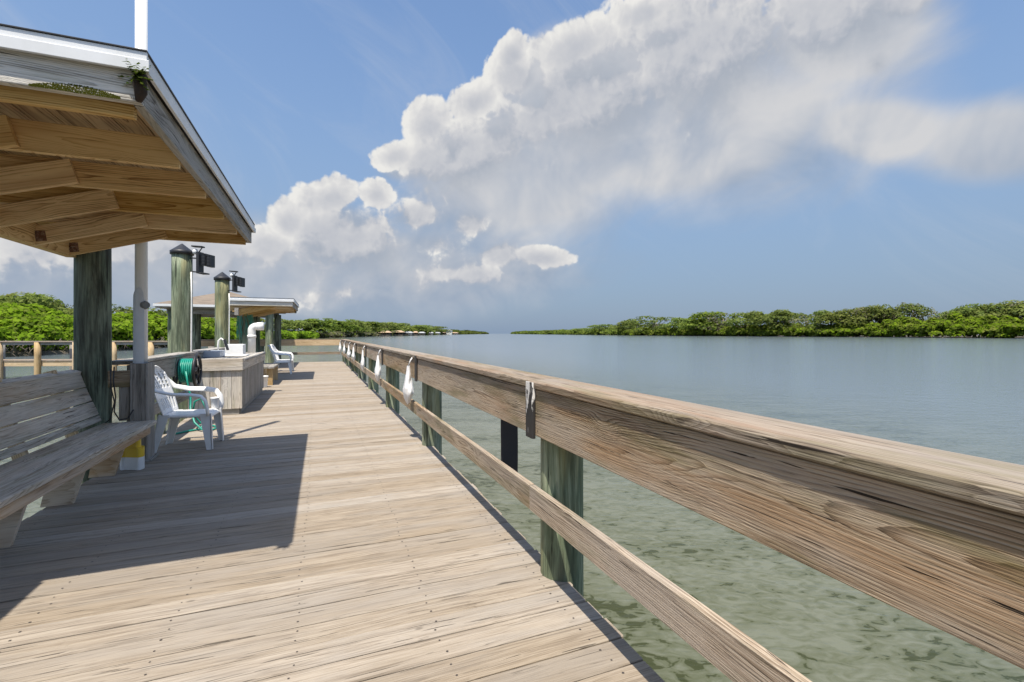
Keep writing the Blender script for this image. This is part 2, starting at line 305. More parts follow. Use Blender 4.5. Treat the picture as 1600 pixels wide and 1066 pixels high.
# ------------------------------------------------------------------ mesh builder
BASE = {}
def fin(o, parent):
    col.objects.link(o)
    if parent is not None: o.parent = parent
    BASE[o.name] = BASE.get(parent.name, Vector((0, 0, 0))) if parent is not None else Vector((0, 0, 0))
    return o
class MB:
    def __init__(s): s.vs = []; s.fs = []; s.wc = []; s.rn = []; s.mi = []; s.sm = []
    def add(s, vs, fs, wc=None, rn=None, mi=0, sm=False):
        b = len(s.vs); rn = rng.random() if rn is None else rn
        s.vs += [Vector(v) for v in vs]
        s.wc += [Vector(w) for w in (wc or vs)]; s.rn += [rn] * len(vs)
        for f in fs: s.fs.append([b + i for i in f]); s.mi.append(mi); s.sm.append(sm)
        return s
    def plank(s, p0, p1, W, T, up=(0, 0, 1), bev=.004, seg=1, jit=0.0, mi=0, rn=None, cut0=0.0, cut1=0.0):
        """a board between p0 and p1 (centre line); W across, T along up"""
        p0, p1 = Vector(p0), Vector(p1); d = p1 - p0; L = d.length; d /= L
        up = Vector(up); sd = d.cross(up).normalized(); up = sd.cross(d).normalized()
        b = min(bev, W * .3, T * .3); w, t = W / 2, T / 2
        sec = [(-w + b, -t), (w - b, -t), (w, -t + b), (w, t - b), (w - b, t), (-w + b, t), (-w, t - b), (-w, -t + b)]
        vs, wc = [], []
        for i in range(seg + 1):
            f = i / seg; a = L * f; jy, jz = rng.uniform(-jit, jit), rng.uniform(-jit, jit) * .6
            for (y, z) in sec:
                aa = a + (cut0 * (z / t) if i == 0 else 0) + (cut1 * (z / t) if i == seg else 0)
                vs.append(p0 + d * aa + sd * (y + jy) + up * (z + jz)); wc.append((aa, y, z))
        fs = []
        for i in range(seg):
            for k in range(8):
                k2 = (k + 1) % 8; fs.append((i * 8 + k, i * 8 + k2, i * 8 + 8 + k2, i * 8 + 8 + k))
        fs.append(tuple(range(7, -1, -1))); fs.append(tuple(range(seg * 8, seg * 8 + 8)))
        return s.add(vs, fs, wc, rn, mi)
    def box(s, c, size, rz=0.0, bev=.004, mi=0, rn=None):
        c = Vector(c); x, y, z = size; a = Vector((math.cos(rz), math.sin(rz), 0))
        return s.plank(c - a * x / 2, c + a * x / 2, y, z, bev=bev, mi=mi, rn=rn)
    def cyl(s, p0, p1, r0, r1=None, n=20, seg=1, wob=0.0, mi=0, caps=True, rn=None):
        r1 = r0 if r1 is None else r1
        p0, p1 = Vector(p0), Vector(p1); d = p1 - p0; L = d.length; d /= L
        a = d.orthogonal().normalized(); b = d.cross(a); ph = [rng.uniform(0, 6.28) for _ in range(4)]
        vs, wc = [], []
        for i in range(seg + 1):
            f = i / seg
            for k in range(n):
                t = 6.28318 * k / n
                r = (r0 + (r1 - r0) * f) * (1 + wob * (math.sin(t * 2 + ph[0] + f * 3) + .6 * math.sin(3 * t + ph[1] + f * 5) + .5 * math.sin(f * 9 + ph[2])))
                vs.append(p0 + d * (L * f) + (a * math.cos(t) + b * math.sin(t)) * r); wc.append((L * f, math.cos(t) * r, math.sin(t) * r))
        fs = [(i * n + k, i * n + (k + 1) % n, (i + 1) * n + (k + 1) % n, (i + 1) * n + k) for i in range(seg) for k in range(n)]
        rn = rng.random() if rn is None else rn
        b0 = len(s.fs); s.add(vs, fs, wc, rn, mi, True)
        if caps:
            e = len(s.vs) - len(vs)
            s.fs.append([e + n - 1 - k for k in range(n)]); s.fs.append([e + seg * n + k for k in range(n)]); s.mi += [mi, mi]; s.sm += [False, False]
        return s
    def tube(s, pts, r, n=10, mi=0, flat=1.0, upv=None, caps=True):
        pts = [Vector(p) for p in pts]; rr = r if isinstance(r, (list, tuple)) else [r] * len(pts)
        vs, wc = [], []; prev = None; L = 0
        for i, p in enumerate(pts):
            d = (pts[min(i + 1, len(pts) - 1)] - pts[max(i - 1, 0)]).normalized()
            if upv is not None: a = d.cross(Vector(upv)).normalized()
            else: a = d.orthogonal().normalized() if prev is None else (prev - d * prev.dot(d)).normalized()
            prev = a; b = d.cross(a)
            if i: L += (p - pts[i - 1]).length
            for k in range(n):
                t = 6.28318 * k / n; y, z = math.cos(t) * rr[i], math.sin(t) * rr[i] * flat
                vs.append(p + a * y + b * z); wc.append((L, y, z))
        fs = [(i * n + k, i * n + (k + 1) % n, (i + 1) * n + (k + 1) % n, (i + 1) * n + k) for i in range(len(pts) - 1) for k in range(n)]
        if caps: fs += [tuple(range(n - 1, -1, -1)), tuple(range((len(pts) - 1) * n, len(pts) * n))]
        return s.add(vs, fs, wc, None, mi, True)
    def prism(s, poly, ext, mi=0, rn=None):
        poly = [Vector(p) for p in poly]; e = Vector(ext); n = len(poly)
        nr = (poly[1] - poly[0]).cross(poly[2] - poly[0])
        if nr.dot(e) > 0: poly = poly[::-1]
        vs = poly + [p + e for p in poly]
        fs = [tuple(range(n)), tuple(range(2 * n - 1, n - 1, -1))] + [(k, k + n, (k + 1) % n + n, (k + 1) % n) for k in range(n)]
        return s.add(vs, fs, None, rn, mi)
    def lathe(s, c, prof, n=24, mi=0):
        c = Vector(c); vs = []
        for (r, z) in prof:
            for k in range(n): t = 6.28318 * k / n; vs.append(c + Vector((math.cos(t) * r, math.sin(t) * r, z)))
        m_ = len(prof)
        fs = [(i * n + k, i * n + (k + 1) % n, (i + 1) * n + (k + 1) % n, (i + 1) * n + k) for i in range(m_ - 1) for k in range(n)]
        fs += [tuple(range(n - 1, -1, -1)), tuple(range((m_ - 1) * n, m_ * n))]
        return s.add(vs, fs, None, None, mi, True)
    def build(s, name, mats, parent=None):
        off = BASE.get(parent.name, Vector((0, 0, 0))) if parent is not None else Vector((0, 0, 0))
        me = bpy.data.meshes.new(name); me.from_pydata([v - off for v in s.vs], [], s.fs)
        for mm in (mats if isinstance(mats, list) else [mats]): me.materials.append(mm)
        a = me.attributes.new('wc', 'FLOAT_VECTOR', 'POINT'); a.data.foreach_set('vector', [x for w in s.wc for x in w])
        a = me.attributes.new('rnd', 'FLOAT', 'POINT'); a.data.foreach_set('value', s.rn)
        me.polygons.foreach_set('material_index', s.mi); me.polygons.foreach_set('use_smooth', s.sm)
        me.update(); return fin(bpy.data.objects.new(name, me), parent)
def tag(o, label, cat, group=None, kind=None):
    if label: o['label'] = label
    if cat: o['category'] = cat
    if group: o['group'] = group
    if kind: o['kind'] = kind
    return o
def thing(name, label, cat, loc=(0, 0, 0), group=None):
    o = bpy.data.objects.new(name, None); o.empty_display_size = .2; col.objects.link(o); o.location = loc
    BASE[o.name] = Vector(loc); return tag(o, label, cat, group)
def dup(root, loc, rz=None, label=None, scale=None):
    def cp(o, par):
        c = o.copy(); col.objects.link(c); c.parent = par
        for ch in o.children: cp(ch, c)
        return c
    r = cp(root, None); r.location = loc
    if rz is not None: r.rotation_euler = (0, 0, rz)
    if scale is not None: r.scale = scale
    if label: r['label'] = label
    return r
def at(d, r, z=0.0):
    """a point d metres ahead of the pier visitor's eye and r metres to the right"""
    return Vector((d * ST + r * CT, d * CT - r * ST, z))

# ------------------------------------------------------------------ the setting: water, deck, shores
WZ = -1.0
mb = MB(); S = 9000
mb.add([(-S, -S, WZ), (S, -S, WZ), (S, S, WZ), (-S, S, WZ)], [(0, 1, 2, 3)])
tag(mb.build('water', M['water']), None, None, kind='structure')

def bend(y): return -max(0.0, y - 4.0) * .0125
DL, DR, DEND = -1.98, 1.225, 24.25
JO = [1.085, .48, -.11, -.65, -1.25, -1.86]
mb = MB(); y = -1.6; p_ = .1525
while y < DEND - .1:
    wide = y > 19.0
    x0 = (-6.0 if wide else DL) + rng.uniform(-.012, .012); x1 = DR + bend(y) + rng.uniform(-.014, .014)
    z = -.02 + rng.uniform(-.0015, .0015)
    mb.plank((x0, y + .07, z), (x1, y + .07, z), .1452 + rng.uniform(-.0035, .001), .04, bev=.005, seg=8, jit=.0016, rn=rng.random())
    for jx in JO:
        for dy in (.035, .108):
            cx, cy = jx + bend(y) + rng.uniform(-.012, .012), y + dy + rng.uniform(-.008, .008); r = rng.uniform(.004, .0062)
            mb.add([(cx + r * math.cos(t * 1.047), cy + r * math.sin(t * 1.047), z + .0212) for t in range(6)], [tuple(range(6))], mi=1, rn=.5)
    y += p_
tag(mb.build('deck', [M['deck'], M['nail']]), None, None, kind='structure')
mb = MB()
for x in (DL + .12, -1.25, -.65, -.11, .48): mb.plank((x, -1.6, -.14), (x, DEND, -.14), .05, .19)
mb.plank((1.08, -1.6, -.14), (1.08, 4, -.14), .05, .19); mb.plank((1.08, 4, -.14), (1.08 + bend(DEND), DEND, -.14), .05, .19)
for yy in (-.8, 2.3, 5.3, 8.6, 11.7, 14.7, 17.7, 20.7, 23.7):
    mb.plank((DL, yy + .2, -.34), (DR + bend(yy) - .05, yy + .2, -.34), .06, .2)
    for x in (-1.5, 0.0): mb.cyl((x, yy + .05, -3), (x, yy + .05, -.24), .12, n=12)
tag(mb.build('deck_frame', M['dark']), None, None, kind='structure')

def shore(name, pts, side, depth, z):
    me = MB(); n = len(pts); inn = [at(*p, WZ + z) for p in pts]; wtr = [at(p[0], p[1] - side * 1.5, WZ - .5) for p in pts]; out = [at(p[0], p[1] + side * depth, WZ + z + .6) for p in pts]
    vs = wtr + inn + out; fs = []
    for i in range(n - 1):
        for k in (0, n): fs.append((k + i, k + i + 1, k + n + i + 1, k + n + i) if side > 0 else (k + i + 1, k + i, k + n + i, k + n + i + 1))
    me.add(vs, fs); return tag(me.build(name, M['mud']), None, None, kind='structure')
LP = [(20, -70), (35, -56), (47, -51), (80, -59), (120, -68), (160, -78), (230, -99), (430, -124), (1150, -158), (3000, -165)]
RP = [(90, 275), (180, 254), (230, 248), (575, 157), (1014, 139), (2500, 45), (4000, 10)]
shore('left_shore', LP, -1, 400, .35); shore('right_shore', RP, 1, 500, .35)

# ------------------------------------------------------------------ foliage
def leaves_mesh(name, pts, nrm, size, mats, aspect=.6, mi=None):
    """one small diamond of leaves at every point; numpy arrays"""
    n = len(pts); rv = nrg.normal(size=(n, 3)); nn = nrm + np.array((0, 0, .35)) + nrg.normal(size=(n, 3)) * .38; nn /= np.linalg.norm(nn, axis=1)[:, None] + 1e-9
    a = np.cross(nn, rv); a /= np.linalg.norm(a, axis=1)[:, None] + 1e-9; b = np.cross(nn, a)
    s = (size * nrg.uniform(.55, 1.3, n))[:, None]
    v = np.stack([pts - a * s, pts - b * s * aspect * nrg.uniform(.7, 1.2, (n, 1)) + nn * s * .12, pts + a * s, pts + b * s * aspect], 1).reshape(-1, 3)
    me = bpy.data.meshes.new(name); me.vertices.add(4 * n); me.vertices.foreach_set('co', v.astype(np.float32).ravel())
    me.loops.add(4 * n); me.loops.foreach_set('vertex_index', np.arange(4 * n, dtype=np.int32)); me.polygons.add(n)
    me.polygons.foreach_set('loop_start', np.arange(0, 4 * n, 4, dtype=np.int32))
    for mm in mats: me.materials.append(mm)
    if mi is not None: me.polygons.foreach_set('material_index', mi.astype(np.int32))
    at_ = me.attributes.new('rnd', 'FLOAT', 'POINT'); at_.data.foreach_set('value', np.repeat(nrg.uniform(0, 1, n), 4).astype(np.float32))
    me.update(calc_edges=True); me.validate(); return me
def lobe_points(centers, radii, dens):
    P, Nn = [], []
    for c, r in zip(centers, radii):
        n = max(6, int(dens * (r[0] * r[1] + r[1] * r[2] + r[0] * r[2])))
        d = nrg.normal(size=(n, 3)); d /= np.linalg.norm(d, axis=1)[:, None]
        d[:, 2] = np.where(d[:, 2] < -.35, -d[:, 2], d[:, 2])
        k = nrg.uniform(.72, 1.08, (n, 1)); P.append(np.array(c) + d * np.array(r) * k); Nn.append(d)
    return np.concatenate(P), np.concatenate(Nn)

def interp(pts, d):
    for (a, ra), (b, rb) in zip(pts, pts[1:]):
        if a <= d <= b: return ra + (rb - ra) * (d - a) / (b - a)
    return pts[-1][1]
def belt(name, pts, side, d0, d1, step, rows, hgt, size, dens, mats, label, cat, matf=None):
    cs, rs, ms = [], [], []; d = d0
    while d < d1:
        sp = step(d)
        for k in range(rows):
            r = interp(pts, d) + side * (k * sp * .75 + rng.uniform(0, sp * .5)); h = hgt(d, k) * rng.uniform(.82, 1.12); w = sp * rng.uniform(.6, .95)
            dd = d + rng.uniform(-.4, .4) * sp; p = at(dd, r, WZ + .2)
            for j in range(3):
                cs.append((p.x + rng.uniform(-.5, .5) * w, p.y + rng.uniform(-.5, .5) * w, WZ + .2 + h * (.22, .48, .70)[j] + rng.uniform(-.08, .08) * h)); rs.append((w * rng.uniform(.5, .8), w * rng.uniform(.5, .8), h * rng.uniform(.22, .34)))
        d += sp * .8
    P, Nn = lobe_points(cs, rs, dens)
    P[:, 2] = np.maximum(P[:, 2], WZ + .1)
    mi = (nrg.uniform(0, 1, len(P)) < (.25 if matf is None else matf(P))).astype(np.int32) if len(mats) > 1 else None
    o = fin(bpy.data.objects.new(name, leaves_mesh(name, P, Nn, size(P), mats, mi=mi)), None)
    return tag(o, label, cat, kind='stuff'), len(P)
EYEP = np.array([0, 0, EYE])
def size_by_dist(k, lo): return lambda P: np.maximum(lo, np.linalg.norm(P - EYEP, axis=1) * k)
cnt = []
cnt.append(belt('mangrove_thicket', LP, -1, 21, 130, lambda d: 3.2 + d * .012, 3, lambda d, k: (3.6, 4.7, 5.3)[k] * (1.0 + (d - 47) * .002), size_by_dist(.0042, .16), 26, [M['lime'], M['olive']],
     'bright lime green mangrove thicket along the near left bank behind the side boardwalk', 'mangroves'))
cnt.append(belt('mangrove_thicket', LP, -1, 130, 235, lambda d: 4.5, 2, lambda d, k: (2.6, 3.2)[k], size_by_dist(.0042, .3), 9, [M['lime'], M['olive']],
     'low bright green mangrove fringe running to a point in the water beyond the end of the pier', 'mangroves'))
cnt.append(belt('reed_fringe', LP, -1, 240, 470, lambda d: 6, 1, lambda d, k: 3.2, size_by_dist(.003, .5), 3.0, [M['pale'], M['olive']],
     'pale grassy fringe at the waterline below the distant left trees', 'reeds'))
cnt.append(belt('mangrove_thicket', RP, 1, 95, 640, lambda d: 5.6 + d * .005, 3, lambda d, k: (7.5, 10.5, 12.0)[k] * (1 - .18 * (d > 300)), size_by_dist(.0030, .5), 4.2, [M['olive'], M['lime']],
     'long olive green mangrove belt along the water of the right bank', 'mangroves', lambda P: np.clip(.85 - (np.linalg.norm(P, axis=1) - 250) / 300, .12, .85)))
cnt.append(belt('distant_wood', RP, 1, 640, 3600, lambda d: 14 + (d - 640) * .01, 2, lambda d, k: 8.5 + k * 3, size_by_dist(.0028, 1.5), .5, [M['olive'], M['leaf']],
     'far thin line of trees where the right bank meets the horizon', 'distant trees'))
cnt.append(belt('distant_wood', LP, -1, 480, 2900, lambda d: 14 + (d - 480) * .012, 3, lambda d, k: 7.0 + k * 3.0, size_by_dist(.0028, 1.3), .6, [M['leaf'], M['olive']],
     'far wooded left bank fading to the horizon behind the boathouses', 'distant trees'))

def crown_mesh(name, seed, n_l, mats, size, dens, flat=.6, spread=1.0):
    rs_ = random.Random(seed); cs, rr = [], []
    for i in range(n_l):
        t = rs_.uniform(0, 6.28); q = math.sqrt(rs_.random()) * .72 * spread; z = .22 + .64 * rs_.random() ** .8; q *= 1.12 - .5 * z
        s = rs_.uniform(.17, .32); cs.append((q * math.cos(t), q * math.sin(t), z)); rr.append((s, s, s * flat))
    P, Nn = lobe_points(cs, rr, dens)
    return leaves_mesh(name, P, Nn, np.full(len(P), size), mats, mi=(nrg.uniform(0, 1, len(P)) < .15) if len(mats) > 1 else None), cs
def make_tree(seed, mats, n_l=11, size=.055, dens=330, flat=.6, spread=1.0):
    me, cs = crown_mesh('crown', seed, n_l, mats, size, dens, flat, spread)
    t = MB(); t.tube([(0, 0, 0), (.02, .01, .22), (-.01, .02, .5), (.01, 0, .72)], [.045, .035, .026, .012], n=8)
    for c in cs[:7]: t.tube([(0, .01, rng.uniform(.25, .42)), (c[0] * .5, c[1] * .5, c[2] * .72), c], [.02, .013, .005], n=6)
    tm = t.build('trunk', M['bark']).data; bpy.data.objects.remove(bpy.data.objects['trunk']); return me, tm
KINDS = {'oak': [make_tree(s, [M['sage'], M['leaf']], 26, .045, 620) for s in (1, 2, 3)],
         'flat': [make_tree(s, [M['leaf'], M['sage']], 22, .042, 620, .5, 1.15) for s in (4, 5)],
         'bare': [make_tree(s, [M['pale'], M['sage']], 14, .035, 330, .6, 1.0) for s in (6, 7)],
         'round': [make_tree(s, [M['olive'], M['leaf']], 28, .05, 560, .75, .85) for s in (8, 9)]}
def palm_meshes(seed):
    rs_ = random.Random(seed); t = MB(); t.tube([(0, 0, 0), (.01, .01, .35), (.015, 0, .8)], [.026, .02, .018], n=8); tm = t.build('trunk', M['bark']).data; bpy.data.objects.remove(bpy.data.objects['trunk'])
    P, Nn = [], []
    for i in range(26):
        a = rs_.uniform(0, 6.28); e = rs_.uniform(-.6, 1.2); L = rs_.uniform(.22, .3)
        for j in range(12):
            f = j / 11; x = math.cos(e) * L * f; z = .82 + math.sin(e) * L * f - .14 * f * f
            P.append((x * math.cos(a) + rs_.gauss(0, .012), x * math.sin(a) + rs_.gauss(0, .012), z)); Nn.append((0, 0, 1))
    me = leaves_mesh('crown', np.array(P), np.array(Nn), np.full(len(P), .035), [M['olive']]); return me, tm
KINDS['palm'] = [palm_meshes(s) for s in (1, 2)]
def tree(name, kind, d, r, h, w, label, cat='tree', group=None, i=0):
    p = at(d, r, WZ + .4); o = thing(name, label, cat, p, group)
    o.scale = (w, w, h); o.rotation_euler = (0, 0, rng.uniform(0, 6.28))
    cm, tm = KINDS[kind][i % len(KINDS[kind])]
    fin(bpy.data.objects.new('trunk', tm), o); fin(bpy.data.objects.new('crown', cm), o)
    return o
def u2r(u, d): return (u - 800) / FPX * d
def top2h(v, d): return (HZ - v) / FPX * d + EYE - WZ - .4      # height of a tree whose top stands at row v from d metres
def on_land(u, d, side, w):
    """move a tree back along its bearing until it stands behind the waterline"""
    d1 = d; P_ = LP if side < 0 else RP
    while d1 < 2900 and side * (u2r(u, d1) - interp(P_, d1)) < 3 + d1 * .008: d1 += 5
    return d1, w * d1 / d
# left bank: (u, top row, distance, width, kind, label)
LT = [(22, 459, 74, 9, 'oak', 'grey green rounded tree highest at the far left above the mangroves'),
      (52, 461, 80, 9, 'oak', 'bushy tree just right of the highest tree on the left bank'),
      (84, 466, 84, 8, 'palm', 'palm standing above the left bank mangroves just left of the dark shelter post'),
      (104, 474, 90, 9, 'bare', 'thin greyish tree just left of the dark shelter post'),
      (-20, 464, 72, 9, 'oak', 'leafy tree cut by the left edge of the picture'),
      (186, 476, 92, 10, 'flat', 'low dark tree between the shelter post and the flagpole'),
      (206, 481, 96, 9, 'bare', 'pale thin tree close left of the flagpole'),
      (240, 486, 110, 11, 'oak', 'dark tree just right of the flagpole'),
      (268, 489, 120, 12, 'flat', 'dark spreading tree left of the tall capped piling'),
      (318, 492, 130, 12, 'bare', 'greyish tree seen between the two capped pilings under the far roof'),
      (376, 494, 140, 13, 'oak', 'dark tree behind the piling with the green net'),
      (446, 499, 170, 12, 'oak', 'dark tree right of the far shelter at the left end of the distant wood'),
      (464, 501, 180, 12, 'palm', 'palm in the distant wood right of the far shelter'),
      (486, 498, 190, 16, 'round', 'tall rounded tree standing highest in the distant wood beyond the pier end'),
      (505, 502, 200, 14, 'palm', 'second palm in the distant wood, right of the tallest rounded tree'),
      (524, 500, 215, 17, 'round', 'rounded green tree straight above the far end of the railing'),
      (545, 501, 240, 19, 'oak', 'dark broad tree just right of the far end of the railing'),
      (563, 502, 262, 20, 'round', 'green tree in the distant wood left of the boathouses'),
      (583, 504, 300, 22, 'flat', 'spreading tree just left of the first boathouse'),
      (604, 504, 400, 30, 'oak', 'dark tree rising behind the first boathouse'),
      (622, 505, 440, 32, 'round', 'rounded tree rising behind the second boathouse'),
      (645, 508, 520, 36, 'oak', 'dark tree rising behind the row of boathouses'),
      (672, 510, 650, 40, 'flat', 'spreading tree behind the middle of the boathouse row'),
      (706, 514, 900, 40, 'palm', 'small far palm above the pale house on the left bank'),
      (728, 514.5, 1100, 42, 'palm', 'lone dark palm rightmost on the far left bank')]
for i, (u, v, d, w, k, lb) in enumerate(LT):
    d, w = on_land(u, d, -1, w)
    tree('palm_tree' if k == 'palm' else 'broadleaf_tree', k, d, u2r(u, d), top2h(v, d) / (1.05 if k == 'palm' else .97), w * (1.1 if k == 'palm' else .95), lb, group='trees of the left bank', i=i)
RT = [(868, 516, 900, 40, 'oak', 'dark far tree nearest the river mouth on the right bank'),
      (912, 512.5, 760, 34, 'oak', 'dark tree left of the tallest far crown on the right bank'),
      (945, 507, 690, 40, 'flat', 'flat topped dark tree on the left third of the right bank'),
      (1022, 494, 560, 40, 'flat', 'domed dark tree standing out highest left of the middle of the right bank'),
      (985, 501, 610, 34, 'oak', 'dark tree just left of the domed tree on the right bank'),
      (1066, 497, 500, 30, 'oak', 'dark tree just right of the domed tree on the right bank'),
      (1108, 488, 455, 38, 'round', 'broad rounded tree in the middle of the right bank'),
      (1130, 489, 430, 30, 'bare', 'pale thin tree beside the broad rounded tree on the right bank'),
      (1168, 489, 410, 30, 'oak', 'dark tree between the broad rounded tree and the bush topped pair on the right bank'),
      (1205, 486, 390, 30, 'oak', 'larger of two dark trees in the middle of the right bank'),
      (1228, 487, 380, 26, 'flat', 'smaller flat dark tree right of the middle of the right bank'),
      (1262, 491, 360, 26, 'bare', 'bleached half bare tree on the right bank with a thin top'),
      (1298, 486, 345, 22, 'oak', 'dark pointed tree left of the grey green grove on the right bank'),
      (1328, 482, 330, 26, 'oak', 'dark grey green tree left in the grove of the right bank'),
      (1352, 480, 325, 24, 'bare', 'feathery grey green tree in the middle of the right bank grove'),
      (1374, 479, 320, 24, 'oak', 'dark grey green tree right in the grove of the right bank'),
      (1402, 475, 310, 20, 'flat', 'tall dark flat topped tree left of the sparse crown on the right bank'),
      (1427, 472, 305, 22, 'bare', 'tall sparse see-through tree, tallest of the middle right bank'),
      (1463, 486, 300, 24, 'bare', 'pale bleached low tree right of the sparse tall tree on the right bank'),
      (1492, 487, 295, 18, 'oak', 'small olive tree left of the big grove at the right edge'),
      (1514, 480, 290, 22, 'oak', 'dark tree at the left end of the big grove at the right edge'),
      (1536, 475, 285, 20, 'flat', 'dark tree with a flat layered crown in the big grove at the right edge'),
      (1560, 472, 280, 24, 'oak', 'dark rounded tree in the middle of the big grove at the right edge'),
      (1585, 469, 275, 22, 'bare', 'feathery tree standing highest in the big grove at the right edge'),
      (1612, 470, 270, 24, 'oak', 'dark tree cut by the right edge of the picture')]
for i, (u, v, d, w, k, lb) in enumerate(RT):
    d, w = on_land(u, d, 1, w)
    tree('broadleaf_tree', k, d, u2r(u, d), top2h(v, d) / .97, w * .95, lb, group='trees of the right bank', i=i)

# mangrove roots and driftwood on the near left bank
mb = MB()
for i in range(150):
    d = rng.uniform(44, 84); r = interp(LP, d) + rng.uniform(-.4, 1.6); p = at(d, r, WZ - .1); h = rng.uniform(.6, 1.5); a = rng.uniform(0, 6.28)
    q1 = p + Vector((math.cos(a) * .5, math.sin(a) * .5, h * .8)); q2 = q1 + Vector((math.cos(a) * .5, math.sin(a) * .5, h * .5))
    mb.tube([p, q1, q2], [.035, .04, .05], n=5)
tag(mb.build('mangrove_roots', M['bark']), 'tangle of grey mangrove roots at the waterline of the near left bank', 'roots', kind='stuff')

# ------------------------------------------------------------------ far boathouses and houses on the left bank
def boathouse(d, u0, u1, vt, roofc, wall, label, open_=True):
    r0, r1 = u2r(u0, d), u2r(u1, d); c = at(d, (r0 + r1) / 2, WZ); w = (r1 - r0); H = (HZ - vt) / FPX * d + EYE - WZ
    o = thing('boathouse', label, 'boathouse', c, 'boathouses along the far left bank')
    ax = Vector((CT, -ST, 0)); ay = Vector((ST, CT, 0)); dp = w * .7; eh = H * .68
    m = MB(); rf = M[roofc]
    for s in (-1, 1):
        m.prism([c - ax * w * .55 + ay * dp * .55 * s + Vector((0, 0, eh)), c + ax * w * .55 + ay * dp * .55 * s + Vector((0, 0, eh)), c + ax * w * .3 + Vector((0, 0, H)), c - ax * w * .3 + Vector((0, 0, H))], (0, 0, -.25))
    for s in (-1, 1):
        m.prism([c + ax * w * .55 * s - ay * dp * .55 + Vector((0, 0, eh)), c + ax * w * .55 * s + ay * dp * .55 + Vector((0, 0, eh)), c + ax * w * .3 * s + Vector((0, 0, H))], (0, 0, -.25))
    m.build('roof', rf, o)
    for s in (-.5, -.17, .17, .5):
        for t in (-1, 1):
            m = MB(); m.cyl(c + ax * w * s + ay * dp * .48 * t + Vector((0, 0, -1)), c + ax * w * s + ay * dp * .48 * t + Vector((0, 0, eh)), .16, n=6); m.build('post', M['dark'], o)
    m = MB(); m.plank(c - ax * w * .48 + ay * dp * .42 + Vector((0, 0, 1.1 + eh * .38)), c + ax * w * .48 + ay * dp * .42 + Vector((0, 0, 1.1 + eh * .38)), .2, eh * .7); m.build('shade_panel', M['dark'], o)  # dark sheet added to stand for the shade under the roof
    m = MB(); m.plank(c - ax * w * .5 + Vector((0, 0, 1.0)), c + ax * w * .5 + Vector((0, 0, 1.0)), dp, .25); m.build('floor', M['grey'], o)
    m = MB(); m.plank(c + ax * w * .02 + Vector((0, 0, eh * .55)), c + ax * w * .42 + Vector((0, 0, eh * .55)), dp * .6, eh * .6); m.build('wall', M[wall], o)
M['tanroof'] = plain('tan_roof', (.40, .28, .18), .8); M['greyroof'] = plain('grey_roof', (.35, .36, .37), .7); M['palewall'] = plain('pale_wall', (.62, .62, .60), .7)
BH = [(425, 594, 611, 517, 'tanroof', 'dark', 'largest boathouse, dark below a tan roof, leftmost on the far bank'),
      (470, 613, 631, 516.5, 'tanroof', 'dark', 'second boathouse from the left, tan roof'),
      (520, 632, 645, 518, 'greyroof', 'palewall', 'boathouse with pale grey roof right of the two tan ones'),
      (570, 646, 653, 517.6, 'tanroof', 'dark', 'small brown roofed boathouse right of the pale grey one'),
      (640, 654, 664, 518.6, 'greyroof', 'dark', 'long low boathouse with a grey roof in the middle of the row'),
      (750, 669, 677, 518.8, 'greyroof', 'palewall', 'pale boathouse right of the middle of the row'),
      (850, 679, 688, 519.0, 'greyroof', 'palewall', 'whitish boathouse third from the right end of the row'),
      (950, 690, 699, 518.6, 'tanroof', 'dark', 'brown boathouse second from the right end of the row'),
      (1150, 704, 716, 519.3, 'tanroof', 'palewall', 'small pale boathouse at the right end of the row')]
for b in BH: boathouse(*b)
def house(d, u0, u1, vt, back, label):
    r = (u2r(u0, d) + u2r(u1, d)) / 2; w = u2r(u1, d) - u2r(u0, d); c = at(d + back, r * (d + back) / d, WZ + .4); H = (HZ - vt) / FPX * d + EYE - WZ
    ax = Vector((CT, -ST, 0)); ay = Vector((ST, CT, 0)); o = thing('house', label, 'house', c)
    m = MB(); m.plank(c - ax * w * .45 + Vector((0, 0, H * .36)), c + ax * w * .45 + Vector((0, 0, H * .36)), w * .6, H * .72); m.build('wall', M['palewall'], o)
    m = MB(); m.prism([c - ax * w * .55 - ay * w * .36 + Vector((0, 0, H * .7)), c + ax * w * .55 - ay * w * .36 + Vector((0, 0, H * .7)), c + Vector((0, 0, H)) - ay * w * .36], ay * w * .72); m.build('roof', M['greyroof'], o)
    for k in (-.25, 0, .25):
        m = MB(); m.plank(c + ax * w * (k - .06) - ay * w * .31 + Vector((0, 0, H * .45)), c + ax * w * (k + .06) - ay * w * .31 + Vector((0, 0, H * .45)), .2, H * .2); m.build('window', M['dark'], o)
house(900, 697, 707, 515, 20, 'pale gabled house above the boathouses on the far left bank')
house(240, 468, 474, 506, 40, 'pale house wall glimpsed among the trees right of the far shelter')

